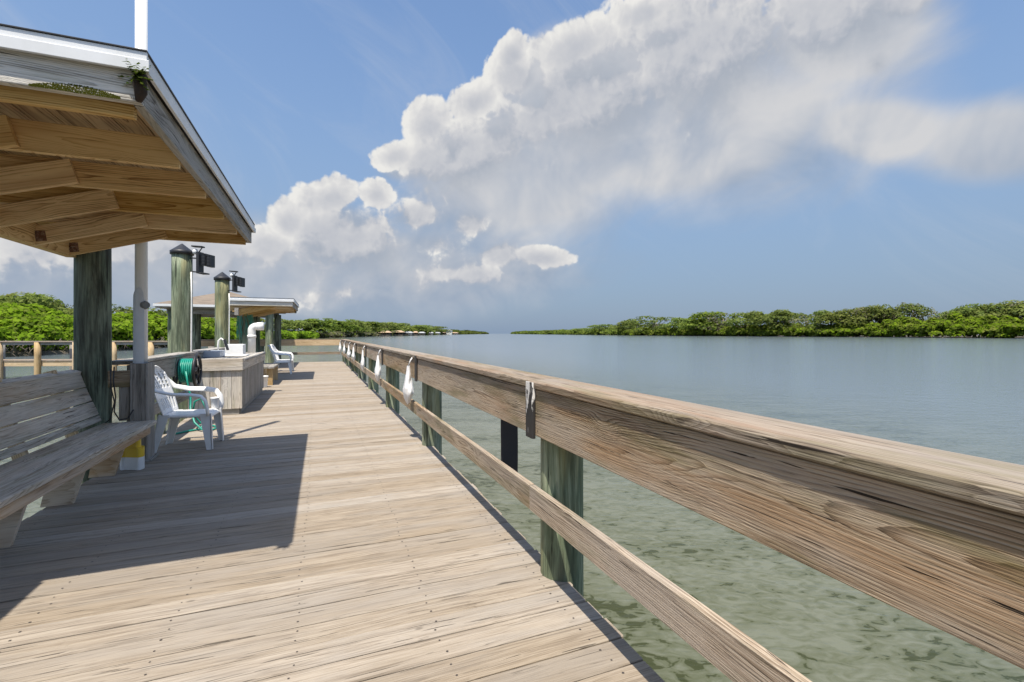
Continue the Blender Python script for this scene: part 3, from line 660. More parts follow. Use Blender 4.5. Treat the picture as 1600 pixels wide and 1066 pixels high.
# ------------------------------------------------------------------ railings
def railing(name, label, xf, ys, face, posts, ztop=1.07, zlow=.404, low=True, capw=.23, m_f='rail', m_c='cap'):
    """xf(y): x of the inner board face; face = +1 when the pier lies at smaller x"""
    o = thing(name, label, 'railing', (xf(posts[0]), posts[0], 0))
    for a, b in zip(ys, ys[1:]):
        e = .003
        def seg(x_off, z, W, T, nm, mat, dz=0.0, sg=4):
            m = MB(); m.plank((xf(a) + x_off, a + e, z + rng.uniform(-.002, .002)), (xf(b) + x_off, b - e, z + rng.uniform(-.002, .002)), W, T, bev=.006, seg=sg, jit=.0015); m.build(nm, M[mat], o)
        seg(face * .1, ztop - .02, capw, .04, 'cap_rail', m_c)
        m = MB(); m.plank((xf(a) + face * .019, a + e, ztop - .045 - .128), (xf(b) + face * .019, b - e, ztop - .045 - .128), .256, .038, up=(face, 0, 0), bev=.004, seg=4, jit=.001); 
        for yy in (a + .05, b - .05, b - .11):
            for zz in (ztop - .09, ztop - .17, ztop - .26):
                cx, cy, cz = xf(yy) - face * .0008, yy + rng.uniform(-.012, .012), zz + rng.uniform(-.01, .01); m.add([(cx, cy + .0055 * math.cos(t * 1.047), cz + .0055 * math.sin(t * 1.047)) for t in range(6)], [tuple(range(6))], mi=1, rn=.5)
        m.build('side_board', [M[m_f], M['nail']], o)
        if low:
            m = MB(); m.plank((xf(a) + face * .019, a + e, zlow), (xf(b) + face * .019, b - e, zlow), .140, .038, up=(face, 0, 0), bev=.005, seg=4, jit=.0015); m.build('lower_rail', M[m_f], o)
    for y in posts:
        m = MB(); m.cyl((xf(y) + face * .16, y, -3.0), (xf(y) + face * .16, y, ztop - .045), .125, .118, n=28, seg=14, wob=.012); m.build('post', M['pile'], o)
    return o
RB = [-1.2, 2.45, 5.8, 8.95, 12.0, 15.0, 18.0, 21.0, 24.15]
xr = lambda y: 1.085 + bend(y)
rail_r = railing('pier_railing', 'long weathered brown timber railing along the right side of the pier', xr, RB, 1, [-.75, 2.36, 5.66, 8.82, 11.9, 14.9, 17.9, 20.9, 23.95])
for i, y in enumerate(RB[1:]):
    x = xr(y) - .012; z0, z1 = .755, 1.082
    m = MB()
    m.plank((x, y - .045, z0), (x, y - .045, z1 - .02), .095, .022, up=(-1, 0, 0), bev=.006)
    h = m.build('rod_holder', M['chipped'] if i == 0 else M['holder'], rail_r)
    if i == 0:
        h['label'] = 'black strap with chipped white paint'
        for vv in h.data.vertices: pass
xl = lambda y: -1.90
rail_l = railing('pier_railing', 'grey timber railing on the left side behind the white chair and hose reel', xl, [6.21, 8.9, 13.0], -1, [7.55, 10.4, 12.9], ztop=1.04, m_f='grey', m_c='grey')
# end railing across the pier head
o = thing('pier_railing', 'sunlit tan timber railing across the far end of the pier', 'railing', (-2, 24.2, 0))
for a, b in ((-5.9, -2.6), (-2.6, .80)):
    m = MB(); m.plank((a, 24.30, 1.05), (b - .003, 24.30, 1.05), .23, .04); m.build('cap_rail', M['cap'], o)
    m = MB(); m.plank((a, 24.2, .90), (b - .003, 24.2, .90), .256, .038, up=(0, 1, 0)); m.build('side_board', M['new'], o)
    m = MB(); m.plank((a, 24.2, .404), (b - .003, 24.2, .404), .12, .038, up=(0, 1, 0)); m.build('lower_rail', M['cap'], o)
for x in (-5.8, -2.6): m = MB(); m.cyl((x, 24.36, -3), (x, 24.36, 1.03), .12, n=14); m.build('post', M['pile'], o)

# white bags hanging by the holders
def bag(y, label, zb, w, i):
    x = xr(y) - .05; top = Vector((x + .02, y, .97)); r_ = random.Random(i)
    o = thing('plastic_bag', label, 'bag', (x, y, zb), 'white bags hanging along the right railing')
    m = MB(); zt = .93; H = zt - zb; n, k = 30, 26; vs = []; p1, p2, p3 = [r_.uniform(0, 6) for _ in range(3)]
    for a in range(k + 1):
        f = a / k; prof = (.30 + .70 * min(1, (f / .62)) ** 1.3) * (1 if f < .72 else max(.10, 1 - ((f - .72) / .30) ** 1.6 * .92))
        for b in range(n):
            t = 6.283 * b / n; d_ = Vector((math.cos(t), math.sin(t), 0))
            cr = mnoise.noise(Vector((d_.x * 1.6 + p1, d_.y * 1.6 + p2, f * 2.2 + p3))) * .38 + mnoise.noise(Vector((d_.x * 4.5 + p2, d_.y * 4.5 + p1, f * 5 + p3))) * .22 + abs(math.sin(t * 4 + p3 + f * 3)) * .10
            q = w * 1.2 * prof * (.92 + cr)
            vs.append((x - .012 + d_.x * q * .52, y + .02 * f + d_.y * q, zt - H * f + .05 * f * mnoise.noise(Vector((d_.x + p3, d_.y + p1, 2))) * (1 if f > .8 else .3)))
    fs = [(a * n + b, a * n + (b + 1) % n, (a + 1) * n + (b + 1) % n, (a + 1) * n + b) for a in range(k) for b in range(n)] + [tuple(range(k * n, k * n + n))]
    m.add(vs, fs, sm=True); m.build('pouch', M['bag'], o)
    m = MB(); m.tube([(x + .034, y, 1.03), (x + .01, y, .99), (x - .012, y, .925)], .008, n=6); m.build('tie', M['bag'], o)
bag(5.98, 'nearest and largest white plastic bag hanging from the right railing', .47, .088, 1)
bag(9.12, 'second nearest white bag on the right railing, at the second black strap', .45, .088, 2)
bag(12.2, 'third nearest white bag on the right railing', .42, .075, 3)
bag(15.3, 'fourth nearest white bag on the right railing, small and bulging low', .50, .085, 4)
bag(17.5, 'fifth nearest white bag on the right railing', .48, .09, 5)
bag(20.4, 'sixth nearest white bag on the right railing, next to last', .50, .085, 6)
bag(23.9, 'farthest white bag, at the far end of the right railing', .45, .10, 7)
m = MB(); m.plank((1.20, 3.05, .34), (1.20, 3.05, 1.0), .125, .012, up=(0, 1, 0), bev=.003, seg=6, jit=.002)
tag(m.build('rubber_flap', M['rubber']), 'black rubber flap hanging behind the right railing near the closest post', 'flap')

# ------------------------------------------------------------------ shelters: hip roof plus flat canopy over the pier
def pile(parent, name, x, y, z0, z1, r=.15, mat='pile'):
    m = MB(); m.cyl((x, y, z0), (x, y, z1), r, r * .94, n=28, seg=16, wob=.012); return m.build(name, M[mat], parent)
def canopy(o, x0, x1, y0, y1, zt, joists, fine, xb, brz):
    """flat roof between x0..x1, y0..y1 with its top at zt, fascia, joists, braces down to a beam at xb"""
    ins = .028
    m = MB(); m.box(((x0 + x1) / 2, (y0 + y1) / 2, zt - .003), (x1 - x0 + .004, y1 - y0 + .004, .006), bev=.001); m.build('roof_sheet', M['black'], o)
    # white metal drip edge with a step, mitred as four boards
    m = MB()
    for (T, zc, e) in ((.038, zt - .0255, 0.0), (.050, zt - .070, .010)):
        m.plank((x0, y0 + .012 - e, zc), (x1 + e, y0 + .012 - e, zc), .016, T, bev=.002); m.plank((x0, y1 - .012 + e, zc), (x1 + e, y1 - .012 + e, zc), .016, T, bev=.002)
        m.plank((x1 - .012 + e, y0 + .004 - e + .002, zc), (x1 - .012 + e, y1 - .004 + e - .002, zc), .0155, T - .0004, bev=.002)
    m.build('drip_edge', M['metal_white'], o)
    m = MB(); zc = zt - .150
    m.plank((x0, y0 + ins + .02, zc), (x1 - ins, y0 + ins + .02, zc), .135, .04, up=(0, 1, 0), seg=6, jit=.0012); m.build('fascia_board', M['fascia'], o)
    if fine:
        P, Nn = [], []
        for i in range(1500):
            x = rng.uniform(x1 - .40, x1 - .10); P.append((x, y0 + ins - .0005, zt - .217 + rng.random() ** 1.5 * .034 * math.sin((x - x1 + .42) * 9))); Nn.append((0, -4, 0))
        off_ = BASE[o.name]; fin(bpy.data.objects.new('moss_patch', leaves_mesh('moss_patch', np.array(P) - np.array(off_), np.array(Nn), np.full(len(P), .0034), [M['moss']])), o)
    m = MB(); m.plank((x1 - ins - .02, y0 + ins + .045, zc), (x1 - ins - .02, y1 - ins - .045, zc), .137, .04, up=(1, 0, 0), seg=6, jit=.0012); m.build('fascia_board', M['grey'], o)
    m = MB(); m.plank((x0, y1 - ins - .02, zc), (x1 - ins, y1 - ins - .02, zc), .135, .04, up=(0, 1, 0)); m.build('fascia_board', M['grey'], o)
    if fine:
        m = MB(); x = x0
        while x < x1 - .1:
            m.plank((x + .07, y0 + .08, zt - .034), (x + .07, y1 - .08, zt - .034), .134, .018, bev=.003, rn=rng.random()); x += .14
        m.build('roof_deck', M['ceil_shade'], o)
        m = MB(); m.plank((x0, y0 + .12, zt - .165), (x1 - .075, y0 + .12, zt - .165), .19, .038, up=(0, 1, 0), bev=.004); m.build('header_board', M['ceil'], o)
    for jy in joists:
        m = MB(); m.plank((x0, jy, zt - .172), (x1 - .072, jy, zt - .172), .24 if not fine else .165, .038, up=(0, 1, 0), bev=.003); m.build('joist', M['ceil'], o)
        if brz:
            m = MB(); a = Vector((-1.50 if fine else xb + .9, jy - .040, zt - .165)); b = Vector((xb - .02, jy - .040, zt - .41)); m.plank(a, b, .155, .036, up=(0, 1, 0), bev=.003); br = m.build('brace', M['ceil'], o)
            if fine:
                c = b + (a - b) * .10; m = MB(); m.plank(c + Vector((-.05, -.0195, -.015)), c + Vector((.05, -.0195, .0)), .09, .003, up=(0, 1, 0), bev=.001)
                for k in range(7): m.cyl(c + Vector((rng.uniform(-.045, .045), -.019, rng.uniform(-.04, .03))), c + Vector((rng.uniform(-.02, .02), -.028, rng.uniform(-.03, .03))), .009, n=8)
                m.build('bracket', M['rust'], br)
    m = MB(); m.plank((xb, y0 + .03, zt - .375), (xb, y1 - .03, zt - .375), .09, .19, bev=.004); m.build('beam', M['ceil' if fine else 'grey'], o)
def hip(o, x0, x1, y0, y1, ze, zp):
    cx, cy = (x0 + x1) / 2, (y0 + y1) / 2; w = min(x1 - x0, y1 - y0) / 2 * .86
    r0, r1 = Vector((cx, y0 + w, zp)), Vector((cx, y1 - w, zp)); c = [Vector((x0, y0, ze)), Vector((x1, y0, ze)), Vector((x1, y1, ze)), Vector((x0, y1, ze))]
    m = MB(); m.add([*c, r0, r1], [(0, 1, 4), (1, 2, 5, 4), (2, 3, 5), (3, 0, 4, 5)]); m.build('hip_roof', M['shingle'], o)
    m = MB()
    for a, b in ((0, 1), (2, 3)): m.plank(c[a] + Vector((0, 0, -.05)), c[b] + Vector((0, 0, -.05)), .03, .085)
    for a, b in ((1, 2), (3, 0)):
        d = (c[b] - c[a]).normalized() * .016; m.plank(c[a] + d + Vector((0, 0, -.05)), c[b] - d + Vector((0, 0, -.05)), .029, .084)
    m.build('drip_edge', M['metal_white'], o)
    m = MB(); m.box((cx, cy, ze - .115), (x1 - x0 - .08, y1 - y0 - .08, .04)); m.build('soffit', M['grey'], o)
    m = MB()
    for yy in (y0 + .35, y1 - .35): m.plank((x0 + .3, yy, ze - .235), (x1 - .3, yy, ze - .235), .09, .19)
    m.build('beam', M['grey'], o)

sh1 = thing('shelter', 'near timber shelter roof with white edge and open rafters reaching over the bench', 'shelter', (-2.15, 6.03, 0))
canopy(sh1, -2.75, -.705, 2.48, 5.99, 2.552, [3.30, 3.96, 4.62, 5.28, 5.86], True, -2.30, True)
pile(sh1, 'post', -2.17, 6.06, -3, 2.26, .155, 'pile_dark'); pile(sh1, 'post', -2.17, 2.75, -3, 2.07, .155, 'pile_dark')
hip(sh1, -5.8, -1.925, -1.9, 2.44, 2.54, 3.3)
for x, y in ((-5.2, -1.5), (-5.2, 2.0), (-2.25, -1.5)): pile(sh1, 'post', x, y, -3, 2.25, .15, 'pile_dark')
sh2 = thing('shelter', 'far shelter with a brown shingled hip roof and flat white edged canopy on green pilings', 'shelter', (-2.1, 18, 0))
canopy(sh2, -2.54, -.73, 14.2, 17.25, 2.29, [14.4, 15.1, 15.8, 16.5, 17.05], False, -2.1, True)
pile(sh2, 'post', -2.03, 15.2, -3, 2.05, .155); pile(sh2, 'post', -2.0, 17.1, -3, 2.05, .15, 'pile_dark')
hip(sh2, -5.35, -1.5, 19.5, 23.8, 2.36, 2.98)
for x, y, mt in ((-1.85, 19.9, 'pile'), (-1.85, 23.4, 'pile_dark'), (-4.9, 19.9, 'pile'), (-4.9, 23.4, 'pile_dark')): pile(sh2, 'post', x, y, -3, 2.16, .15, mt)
# net hanging on the pile
m = MB()
for i in range(60):
    a = rng.uniform(0, 6.28); r = rng.uniform(.16, .185); x, y = -2.03 + math.cos(a) * r, 15.2 + math.sin(a) * r; pts = []
    for k in range(7): pts.append((-2.03 + math.cos(a + .12 * math.sin(k * 2 + i)) * (r + .01 * k * rng.random()), 15.2 + math.sin(a + .12 * math.sin(k * 2 + i)) * (r + .01 * k * rng.random()), 2.03 - k * rng.uniform(.10, .15)))
    m.tube(pts, .006, n=4)
tag(m.build('fishing_net', M['net']), 'green fishing net draped over a piling of the far shelter', 'net')
# fern at the canopy corner
P, Nn = [], []
for i in range(30):
    a, e, L = rng.uniform(0, 6.28), rng.uniform(-1.0, 1.1), rng.uniform(.03, .085)
    for j in range(7):
        f = j / 6; P.append((-.735 + math.cos(a) * math.cos(e) * L * f, 2.485 + math.sin(a) * math.cos(e) * L * f - .02, 2.425 + math.sin(e) * L * f)); Nn.append((0, -.5, .8))
fo = thing('small_fern', 'small green fern sprouting from the corner of the near shelter roof', 'fern', (-.735, 2.48, 2.42))
me = leaves_mesh('fronds', np.array(P) - np.array((-.735, 2.48, 2.42)), np.array(Nn), np.full(len(P), .011), [M['fern']], .7); fin(bpy.data.objects.new('fronds', me), fo)
m = MB(); m.tube([(-.728, 2.493, 2.46), (-.732, 2.488, 2.42), (-.728, 2.492, 2.37), (-.735, 2.49, 2.33)], [.018, .026, .024, .012], n=9); m.build('root_clump', M['soil'], fo)

# ------------------------------------------------------------------ bench
def bench(y0, y1):
    o = thing('pier_bench', 'long grey slatted timber bench with a leaning back under the near shelter', 'bench', (-1.85, y1 - .1, 0))
    m = MB()
    for k in range(3): x = -1.675 - k * .152; m.plank((x, y0, .41), (x, y1, .41), .148, .04, bev=.006, seg=5, jit=.0012)
    m.build('seat', M['seat'], o)
    m = MB(); m.plank((-1.66, y0, .345), (-1.66, y1 - .06, .345), .085, .04, up=(1, 0, 0), cut1=0.0); m.build('apron', M['apron'], o)
    a, b = Vector((-2.07, 0, .45)), Vector((-2.245, 0, .965)); d = (b - a).normalized(); nrm = Vector((d.z, 0, -d.x)); m = MB(); s = .0
    for w in (.062, .140, .140, .140):
        c = a + d * (s + w / 2); m.plank((c.x, y0, c.z), (c.x, y1 - .02, c.z), w, .036, up=nrm, bev=.005, seg=4, jit=.001); s += w + .009
    m.build('backrest', M['seat'], o)
    m = MB(); cc = a + d * (s + .016) - nrm * .012; m.plank((cc.x, y0, cc.z), (cc.x, y1 - .02, cc.z), .085, .034, up=(0.25, 0, 1)); m.build('back_cap', M['seat'], o)
    y = y1 - .45
    while y > y0 + .2:
        m = MB(); m.prism([(-2.005, y, 0.001), (-1.81, y, .001), (-1.70, y, .388), (-1.93, y, .388)], (0, .038, 0)); m.build('leg', M['apron'], o)
        m = MB(); m.plank((-2.10, y + .019, .30), (-2.29, y + .019, .99), .09, .038, up=(0, 1, 0)); m.build('back_support', M['new'], o)
        y -= .80
bench(2.0, 5.95)
# jug under the bench
o = thing('two_lobed_jug', 'yellow topped white two lobed container on the deck under the bench end', 'container', (-1.74, 5.72, 0))
def jug(m, z0, z1, s=1.0, mi=0):
    pts = []
    for k in range(32):
        t = 6.283 * k / 32; x, y = math.cos(t), math.sin(t); lob = .062 + .0; 
        cx = .055 if x > 0 else -.055
        pts.append(((cx + x * .062) * s, y * .075 * s * (1 - .25 * max(0, 1 - abs(x) * 3))))
    b = [(-1.74 + p[0] * CT, 5.72 - p[0] * ST + p[1], z0) for p in pts]; m.prism(b, (0, 0, z1 - z0))
m = MB(); jug(m, .003, .125); m.build('body', M['white'], o)
m = MB(); jug(m, .126, .215, 1.0); jug(m, .215, .30, .72); m.build('upper_shell', M['yellow'], o)

# box post, flagpole, cable
o = thing('wooden_post_box', 'grey weathered square timber post box holding the white flagpole', 'post', (-1.763, 6.09, 0))
m = MB()
m.plank((-1.763, 5.992, 0.0), (-1.763, 5.992, 1.02), .112, .022, up=(0, 1, 0)); m.plank((-1.763, 6.188, 0.0), (-1.763, 6.188, 1.02), .112, .022, up=(0, 1, 0))
m.build('narrow_board', M['grey'], o)
m = MB(); m.plank((-1.697, 6.09, 0.0), (-1.697, 6.09, 1.025), .222, .02, up=(1, 0, 0)); m.plank((-1.829, 6.09, 0.0), (-1.829, 6.09, 1.025), .222, .02, up=(1, 0, 0)); m.build('side_board', M['grey'], o)
m = MB(); m.plank((-1.86, 5.965, .012), (-1.67, 5.965, .012), .03, .024); m.plank((-1.672, 5.96, .0125), (-1.672, 6.22, .0125), .03, .025); m.build('base_trim', M['grey'], o)
m = MB(); m.plank((-2.04, 6.03, .865), (-1.842, 6.03, .865), .17, .04, up=(0, 1, 0)); m.build('stub_board', M['rail'], o)
m = MB(); m.plank((-1.905, 6.055, .43), (-1.905, 6.055, .782), .09, .04, up=(0, 1, 0)); m.build('stub_post', M['grey'], o)
o = thing('flagpole', 'tall white flagpole rising past the edge of the near shelter roof', 'flagpole', (-1.775, 6.09, .3))
m = MB(); m.cyl((-1.775, 6.09, .3), (-1.775, 6.09, 5.5), .056, .053, n=28); m.build('pole', M['white'], o)
m = MB(); n = 26; vs = []; fc = Vector((1.775, -6.09, 0)).normalized(); rt = Vector((-fc.y, fc.x, 0))     # split pipe with a rounded top, open to the right
for rad in (.068, .061):
    for k in range(n + 1):
        ph = R(-130 + 150 * k / n); x_ = max(-1, min(1, (math.sin(ph) + .33) / .67)) if ph > R(-90) else -1
        p = Vector((-1.775, 6.09, 0)) + (fc * math.cos(ph) + rt * math.sin(ph)) * rad
        vs += [p + Vector((0, 0, .4)), p + Vector((0, 0, 1.70 + .11 * math.sqrt(max(0, 1 - x_ * x_))))]
w_ = 2 * (n + 1); fs = []
for k in range(n):
    a_, b_ = 2 * k, 2 * k + 2
    fs += [(a_, b_, b_ + 1, a_ + 1), (w_ + b_, w_ + a_, w_ + a_ + 1, w_ + b_ + 1), (a_ + 1, b_ + 1, w_ + b_ + 1, w_ + a_ + 1)]
fs += [(w_ - 2, 2 * w_ - 2, 2 * w_ - 1, w_ - 1)]
m.add(vs, fs); m.build('sleeve', M['grey_white'], o)
pc = Vector((-1.775, 6.09, 1.63)) + (fc * .86 + rt * .5).normalized() * .055
m = MB(); m.cyl(pc, pc + (pc - Vector((-1.775, 6.09, 1.63))).normalized() * .035, .046, .034, n=16); m.build('cleat', M['rust_grey'], o)
m = MB(); 
m.tube([(-1.93, 5.86, 1.0), (-1.93, 5.84, .86), (-1.915, 5.85, .7), (-1.93, 5.86, .55), (-1.90, 5.9, .46), (-1.84, 5.93, .47), (-1.80, 5.95, .55)], .007, n=6)
m.tube([(-1.955, 5.85, .98), (-1.95, 5.84, .8), (-1.925, 5.85, .65), (-1.96, 5.86, .48), (-2.0, 5.86, .445)], .006, n=6)
tag(m.build('black_cable', M['black']), 'loose black cable hanging beside the dark shelter post at the bench end', 'cable')

# ------------------------------------------------------------------ resin chairs
def make_chair(label):
    o = thing('resin_chair', label, 'chair', (0, 0, 0), 'white resin chairs on the pier')
    # seat: a dished sheet with rounded rim
    def sheet(fn, nu, nv, th, name, hole=None, nrm_flip=1):
        vs, fs = [], []
        for i in range(nu + 1):
            for j in range(nv + 1): vs.append(fn(i / nu, j / nv))
        for i in range(nu):
            for j in range(nv):
                if hole and hole(i, j): continue
                a = i * (nv + 1) + j; fs.append((a, a + nv + 1, a + nv + 2, a + 1))
        m = MB(); m.add(vs, fs, sm=True); ob = m.build(name, M['white'], o)
        sm = ob.modifiers.new('thick', 'SOLIDIFY'); sm.thickness = th; sm.offset = 0
        return ob
    sheet(lambda u, v: Vector((-.20 + .47 * u, (-.225 + .45 * v) * (.93 + .09 * u), .405 - .022 * math.sin(math.pi * v) * math.sin(math.pi * min(1, u * 1.05)) - (.045 * max(0, (u - .86) / .14) ** 2) - (.03 * (max(0, abs(v - .5) * 2 - .86) / .14) ** 2))), 16, 16, .014, 'seat')
    def back(u, v):                                                 # u up, v across
        wv = (.235 + .03 * math.sin(math.pi * min(1, u * .9))) * math.sqrt(max(.02, 1 - max(0, (u - .72) / .30) ** 2.4)); yy = (v * 2 - 1)
        return Vector((-.205 - .20 * u - .03 * u * u + .075 * yy * yy * (.3 + .7 * u), yy * wv, .405 + .545 * u))
    def hole(i, j):
        if j < 3 or j > 43: return False
        if 24 <= i <= 41: return (i % 4 != 0) and (j % 5 in (2, 3))
        if 4 <= i <= 14: return j % 5 in (2, 3)
        return False
    sheet(back, 48, 47, .012, 'backrest', hole)
    for s in (-1, 1):
        m = MB(); m.tube([back(.84, .5 + .46 * s), (-.33, .262 * s, .80), (-.24, .29 * s, .69), (-.08, .302 * s, .650), (.10, .302 * s, .640), (.20, .298 * s, .620), (.245, .292 * s, .56), (.262, .285 * s, .46), (.262, .262 * s, .395)],
                         [.022, .026, .030, .032, .034, .034, .034, .033, .03], n=12, flat=.45, upv=(0, 0, 1) if False else None)
        m.build('armrest', M['white'], o)
        for nm, (xa, xb, ya, yb) in (('leg', (.225, .275, .235, .262)), ('leg', (-.185, -.275, .215, .248))):
            m = MB(); hw0, hw1 = .055, .028; pts = []
            q = 1 if xa > 0 else -1
            top = [(xa - hw0, ya * s, .41), (xa + hw0, ya * s, .41)]; bot = [(xb + hw1, yb * s, 0.0), (xb - hw1, yb * s, 0.0)]
            m.prism([*top, *bot], (0, -.012 * s, 0)); m.prism([(xa + q * hw0 - .012 * q, ya * s, .41), (xa + q * hw0, ya * s, .41), (xb + q * hw1, yb * s, 0.0), (xb + q * hw1 - .012 * q, yb * s, 0)], (0, -.052 * s, 0)); m.build(nm, M['white'], o)
    return o
ch = make_chair('white slat backed resin chair standing nearest, beside the flagpole post')
ch.location = (-1.46, 6.60, 0.001); ch.rotation_euler = (0, 0, R(-4))
dup(ch, (-1.25, 17.45, .001), R(3), 'white resin chair farther away, in front of the orange ended bench under the far canopy')
dup(ch, (-1.28, 18.55, .001), R(-6), 'farthest white resin chair, half hidden behind another by the far shelter')
o = tag(MB().lathe((-1.235, 6.80, .402), [(.036, 0), (.040, .02), (.046, .125), (.050, .128), (.050, .142), (.044, .142), (.036, .02)], 24).build('plastic_cup', M['white']), 'white plastic cup standing on the front corner of the nearest chair seat', 'cup')

# ------------------------------------------------------------------ hose reel
o = thing('hose_reel', 'teal garden hose wound on a black wheeled reel at the left railing', 'hose reel', (-1.8, 8.050, .80))
def wheel(x):
    m = MB(); c = Vector((x, 8.050, .80)); pts = [c + Vector((0, math.cos(t * .2618) * .225, math.sin(t * .2618) * .225)) for t in range(25)]
    m.tube(pts, .020, n=8, caps=False)
    for k in range(6):
        t = k * 1.0472; m.plank(c + Vector((0, math.cos(t) * .03, math.sin(t) * .03)), c + Vector((0, math.cos(t) * .22, math.sin(t) * .22)), .016, .03, up=(1, 0, 0))
    m.cyl(c + Vector((-.015, 0, 0)), c + Vector((.015, 0, 0)), .05, n=16); return m
wheel(-1.915).build('wheel', M['black'], o); wheel(-1.685).build('wheel', M['black'], o)
m = MB(); m.cyl((-1.92, 8.050, .80), (-1.67, 8.050, .80), .07, n=18); m.build('drum', M['black'], o)
m = MB()
for lay in range(3):
    pts = []; r = .115 + lay * .024
    for k in range(24 * 7): t = k * .2618; pts.append((-1.885 + .17 * (k / 167 if lay % 2 == 0 else 1 - k / 167), 8.050 + math.cos(t) * r * (1 + .02 * math.sin(k * 1.7)), .80 + math.sin(t) * r))
    m.tube(pts, .0125, n=7)
m.tube([(-1.78, 7.870, .80), (-1.76, 7.860, .65), (-1.72, 7.850, .45), (-1.70, 7.750, .28), (-1.62, 7.600, .12), (-1.52, 7.520, .03), (-1.40, 7.550, .016), (-1.36, 7.700, .016), (-1.45, 7.850, .02), (-1.6, 7.900, .05), (-1.7, 7.850, .20), (-1.66, 7.800, .38), (-1.58, 7.780, .42), (-1.52, 7.750, .30), (-1.50, 7.700, .15), (-1.56, 7.650, .016), (-1.7, 7.550, .016), (-1.8, 7.400, .016)], .0125, n=8)
m.build('hose', M['teal'], o)
m = MB(); m.plank((-1.80, 8.230, .74), (-1.93, 8.230, .74), .05, .03); m.plank((-1.80, 8.130, .80), (-1.80, 8.200, .10), .04, .03, up=(1, 0, 0)); m.cyl((-1.775, 7.860, .60), (-1.765, 7.855, .50), .022, n=12); m.build('bracket', M['grey_pl'], o)

# ------------------------------------------------------------------ fish cleaning table
TX0, TX1, TY0, TY1, TZ = -2.02, -1.22, 8.87, 12.1, .925
o = thing('cleaning_table', 'boxed grey timber fish cleaning table with a thick rimmed top on the left', 'table', (-1.62, 10.4, 0))
m = MB()
x = TX0 + .03
while x < TX1 - .1: m.plank((x + .075, TY0 + .05, .10), (x + .075, TY0 + .05, .73), .147, .022, up=(0, 1, 0), rn=rng.random()); x += .152
m.build('front_panel', M['seat'], o)
m = MB(); y = TY0 + .062
while y < TY1 - .1: m.plank((TX1 - .04, y + .075, .10), (TX1 - .04, y + .075, .73), .147, .022, up=(1, 0, 0), rn=rng.random()); y += .153
m.build('side_panel', M['grey'], o)
m = MB(); m.plank((TX0 + .05, TY0 + .085, .05), (TX1 - .06, TY0 + .085, .05), .10, .04, up=(0, 1, 0)); m.plank((TX1 - .062, TY0 + .11, .05), (TX1 - .062, TY1 - .05, .05), .099, .038, up=(1, 0, 0)); m.build('base', M['grey'], o)
m = MB()
for k in range(5): x = TX0 + .06 + k * .155; m.plank((x + .07, TY0 + .045, TZ - .03), (x + .07, TY1 - .04, TZ - .03), .152, .04)
m.build('tabletop', M['grey'], o)
m = MB(); m.plank((TX0, TY0 + .02, TZ - .098), (TX1, TY0 + .02, TZ - .098), .195, .038, up=(0, 1, 0)); m.plank((TX1 - .019, TY0 + .041, TZ - .098), (TX1 - .019, TY1, TZ - .098), .194, .038, up=(1, 0, 0)); m.build('rim', M['seat'], o)
px, py = -1.44, 11.75; pts = [(px, py, TZ - .02), (px, py, 1.36)] + [(px + .09 - .09 * math.cos(t * .26), py, 1.40 + .09 * math.sin(t * .26)) for t in range(7)] + [(px + .23, py, 1.49)]
m = MB(); m.tube(pts, .078, n=20); m.cyl((px, py, 1.24), (px, py, 1.30), .088, n=20); m.cyl((px + .10, py, 1.49), (px + .235, py, 1.49), .088, n=20); m.build('vent_pipe', M['pvc'], o)
def tub(name, c, sx_, sy_, h, mat, label, cat):
    m = MB(); x, y, z = c; w = .012
    m.box((x, y, z + .012), (sx_, sy_, .02), bev=.003)
    for s in (-1, 1):
        m.plank((x - sx_ / 2, y + s * (sy_ / 2), z + h / 2 + .003), (x + sx_ / 2, y + s * (sy_ / 2), z + h / 2 + .003), w, h)
        m.plank((x + s * (sx_ / 2), y - sy_ / 2 + .0065, z + h / 2 + .0035), (x + s * (sx_ / 2), y + sy_ / 2 - .0065, z + h / 2 + .0035), w, h - .001)
    return tag(m.build(name, M[mat]), label, cat)
tub('plastic_tub', (-1.60, 10.75, TZ - .008), .30, .34, .20, 'white', 'white plastic tub on top of the cleaning table', 'tub')
tub('grey_tray', (-1.83, 9.75, TZ - .008), .34, .50, .11, 'grey_pl', 'blue grey tray on the cleaning table behind the hose reel', 'tray')
o = thing('white_faucet', 'white faucet with a pale hose on the cleaning table by the second capped piling', 'faucet', (-1.83, 10.35, TZ))
m = MB(); m.tube([(-1.83, 10.35, TZ - .008), (-1.83, 10.35, 1.12), (-1.82, 10.35, 1.20), (-1.78, 10.35, 1.24), (-1.74, 10.35, 1.21), (-1.70, 10.35, 1.08)], .016, n=10); m.build('spout', M['pvc'], o)
m = MB(); m.plank((-1.72, 10.32, 1.22), (-1.66, 10.3, 1.02), .05, .03); m.build('sprayer', M['black'], o)
m = MB(); m.tube([(-1.83, 10.37, TZ + .05), (-1.75, 10.45, TZ + .02), (-1.66, 10.4, TZ + .012), (-1.6, 10.3, TZ + .012), (-1.7, 10.2, TZ + .012), (-1.8, 10.25, TZ + .015)], .014, n=8); m.build('hose', M['pvc'], o)
m = MB(); m.box((-1.52, 10.05, TZ + .006), (.45, .40, .022)); tag(m.build('cutting_board', M['white']), 'flat white cutting board lying on the front of the cleaning table', 'cutting board')

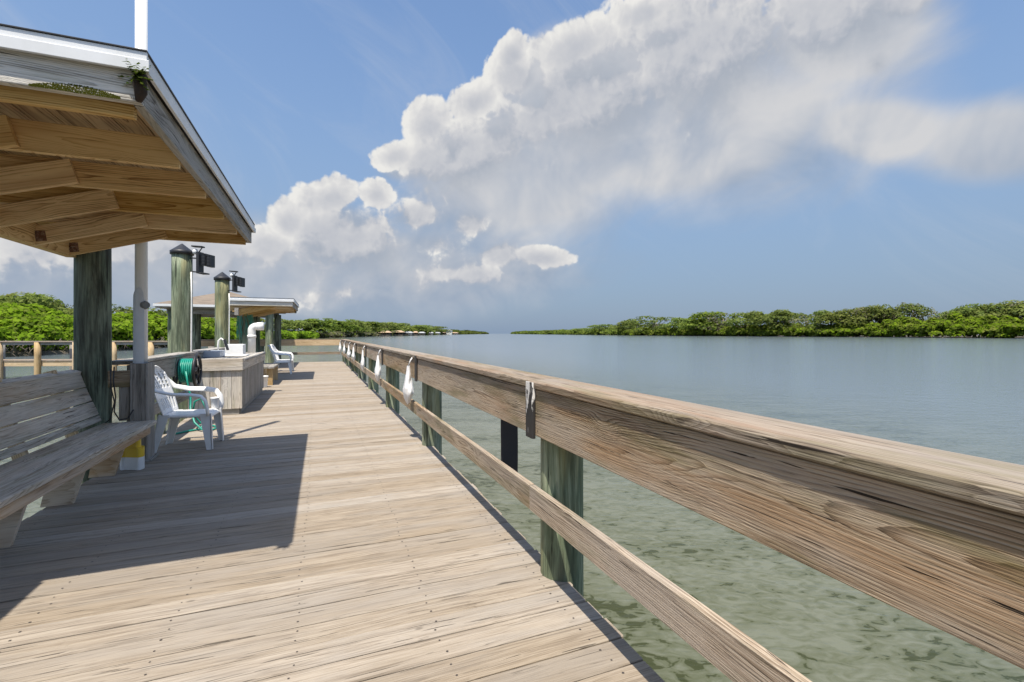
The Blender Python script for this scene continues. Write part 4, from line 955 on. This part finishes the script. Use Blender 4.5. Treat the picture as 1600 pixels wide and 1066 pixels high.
# capped pilings with floodlights
def capped(x, y, zt, r, label):
    o = thing('mooring_piling', label, 'piling', (x, y, -1))
    pile(o, 'shaft', x, y, -3, zt - .15, r)
    m = MB(); m.lathe((x, y, zt - .17), [(r + .012, 0), (r + .014, .055), (r + .004, .06), (.012, .175), (.001, .18)], 28); m.build('cap', M['black'], o)
    m = MB(); a = -.5; cx, cy = x + math.cos(a) * (r + .012), y + math.sin(a) * (r + .012); m.tube([(cx, cy, .5), (cx, cy, 1.2), (cx + .005, cy, 1.9), (cx, cy, zt - .45)], .011, n=8); m.build('conduit', M['pvc'], o)
    return o
capped(-2.1, 9.05, 2.77, .15, 'nearer and taller green piling with a black cone cap and a floodlight')
capped(-1.99, 11.7, 2.64, .145, 'second green piling with a black cone cap behind the cleaning table')
def floodlight(x, y, z, r, label, k=1.0):
    o = thing('floodlight', label, 'floodlight', (x + r, y, z), 'floodlights on the capped pilings')
    ax = Vector((CT, -ST, 0)); c = Vector((x, y, z)) + ax * (r - .012)
    m = MB()
    for dz in (.10, -.12): m.plank(c + Vector((0, 0, dz)), c + ax * .14 * k + Vector((0, 0, dz - .01)), .03, .02)
    m.build('bracket', M['black'], o)
    m = MB(); b = c + ax * .15 * k; m.plank(b + Vector((0, 0, -.155)), b + Vector((0, 0, .19)), .13, .045, up=ax); m.plank(b + ax * .02 + Vector((0, 0, -.155)), b + ax * .115 * k + Vector((0, 0, -.155)), .13, .02); m.build('back_plate', M['black'], o)
    for i, dx in enumerate((.095, .175)):
        m = MB(); h = b + ax * dx * k + Vector((0, 0, .06 - i * .02)); m.plank(h + Vector((0, 0, -.09)), h + Vector((0, 0, .10)), .14, .062 * k, up=ax, bev=.012)
        for j in range(4): m.plank(h + Vector((0, 0, -.07 + j * .05)) - Vector((ST, CT, 0)) * .07, h + Vector((0, 0, -.05 + j * .05)) - Vector((ST, CT, 0)) * .072, .05 * k, .01, up=(ST, CT, 0))
        m.build('lamp_head', M['black'], o)
    m = MB(); m.lathe(c + ax * .075 + Vector((0, 0, .155)), [(.012, 0), (.038, .02), (.042, .05), (.03, .08), (.008, .09)], 16); m.build('sensor', M['white'], o)
    m = MB(); m.plank(c + ax * .04 + Vector((0, 0, .285)), c + ax * .20 * k + Vector((0, 0, .275)), .10, .022, bev=.008); m.plank(c + ax * .19 * k + Vector((0, 0, .27)), c + ax * .14 * k + Vector((0, 0, .20)), .02, .012); m.build('solar_panel', M['black'], o)
floodlight(-2.1, 9.05, 2.45, .15, 'black double floodlight on the nearer taller piling')
floodlight(-1.99, 11.7, 2.38, .145, 'smaller looking black floodlight on the second piling', .9)
o = thing('security_camera', 'white security camera on a black arm under the far canopy edge', 'camera', (-.9, 17.1, 2.05))
m = MB(); m.tube([(-1.35, 17.1, 2.07), (-1.2, 17.05, 2.05), (-1.08, 17.0, 2.03), (-1.0, 17.0, 2.06)], .022, n=8); m.build('arm', M['black'], o)
m = MB(); m.cyl((-1.02, 17.0, 2.07), (-.82, 16.9, 2.03), .045, n=16); m.build('housing', M['white'], o)
m = MB(); m.cyl((-.815, 16.898, 2.029), (-.80, 16.89, 2.026), .036, n=16); m.build('lens', M['black'], o)

# second bench and small bucket
o = thing('plank_bench', 'low grey topped bench with an orange timber end past the cleaning table', 'bench', (-1.55, 14.4, 0))
m = MB()
for k in range(3): m.plank((-1.23 - k * .16, 13.55, .46), (-1.23 - k * .16, 15.3, .46), .155, .045)
m.build('seat', M['grey'], o)
for y in (13.68, 15.15): m = MB(); m.plank((-1.27, y, 0), (-1.27, y, .437), .15, .09, up=(0, 1, 0)); m.plank((-1.58, y, 0), (-1.58, y, .437), .15, .09, up=(0, 1, 0)); m.build('leg', M['new'], o)
tag(MB().lathe((-1.38, 13.2, 0.0), [(.10, 0), (.105, .02), (.125, .26), (.132, .262), (.132, .28), (.12, .28), (.10, .03)], 24).build('small_bucket', M['white']), 'small white bucket on the deck between the cleaning table and the orange ended bench', 'bucket')

# ------------------------------------------------------------------ side boardwalk to the left bank
o = thing('side_boardwalk', 'pale timber boardwalk with railings crossing the water on the left', 'boardwalk', at(23, -22, -1))
A, Bp = Vector(at(22.9, -31)), Vector(at(23.8, -16.2)); dv = (Bp - A).normalized(); nv = Vector((-dv.y, dv.x, 0)); Lb = (Bp - A).length; wd = 1.5
m = MB(); s = 0.0
while s < Lb: p = A + dv * (s + .07); m.plank(p + Vector((0, 0, -.02)), p + nv * wd + Vector((0, 0, -.02)), .14, .04, rn=rng.random()); s += .148
m.build('deck_boards', M['cap'], o)
m = MB(); m.plank(A + nv * .05 + Vector((0, 0, -.16)), Bp + nv * .05 + Vector((0, 0, -.16)), .24, .05, up=tuple(nv)); m.plank(A + nv * (wd - .05) + Vector((0, 0, -.16)), Bp + nv * (wd - .05) + Vector((0, 0, -.16)), .24, .05, up=tuple(nv)); m.build('stringer', M['new'], o)
for off, mt in ((-.05, 'new'), (wd + .05, 'grey')):
    m = MB(); m.plank(A + nv * off + Vector((0, 0, .93)), Bp + nv * off + Vector((0, 0, .93)), .20, .04); m.build('cap_rail', M['cap'], o)
    m = MB(); m.plank(A + nv * off + Vector((0, 0, .84)), Bp + nv * off + Vector((0, 0, .84)), .13, .04, up=tuple(nv)); m.build('side_board', M['grey'], o)
    s = .55
    while s < Lb:
        p = A + dv * s + nv * off * 1.25; m = MB(); m.cyl(p + Vector((0, 0, -3)), p + Vector((0, 0, .905)), .14, .13, n=14, seg=6, wob=.02); m.build('post', M[mt], o); s += 1.78
print('leaf quads', [c[1] for c in cnt])
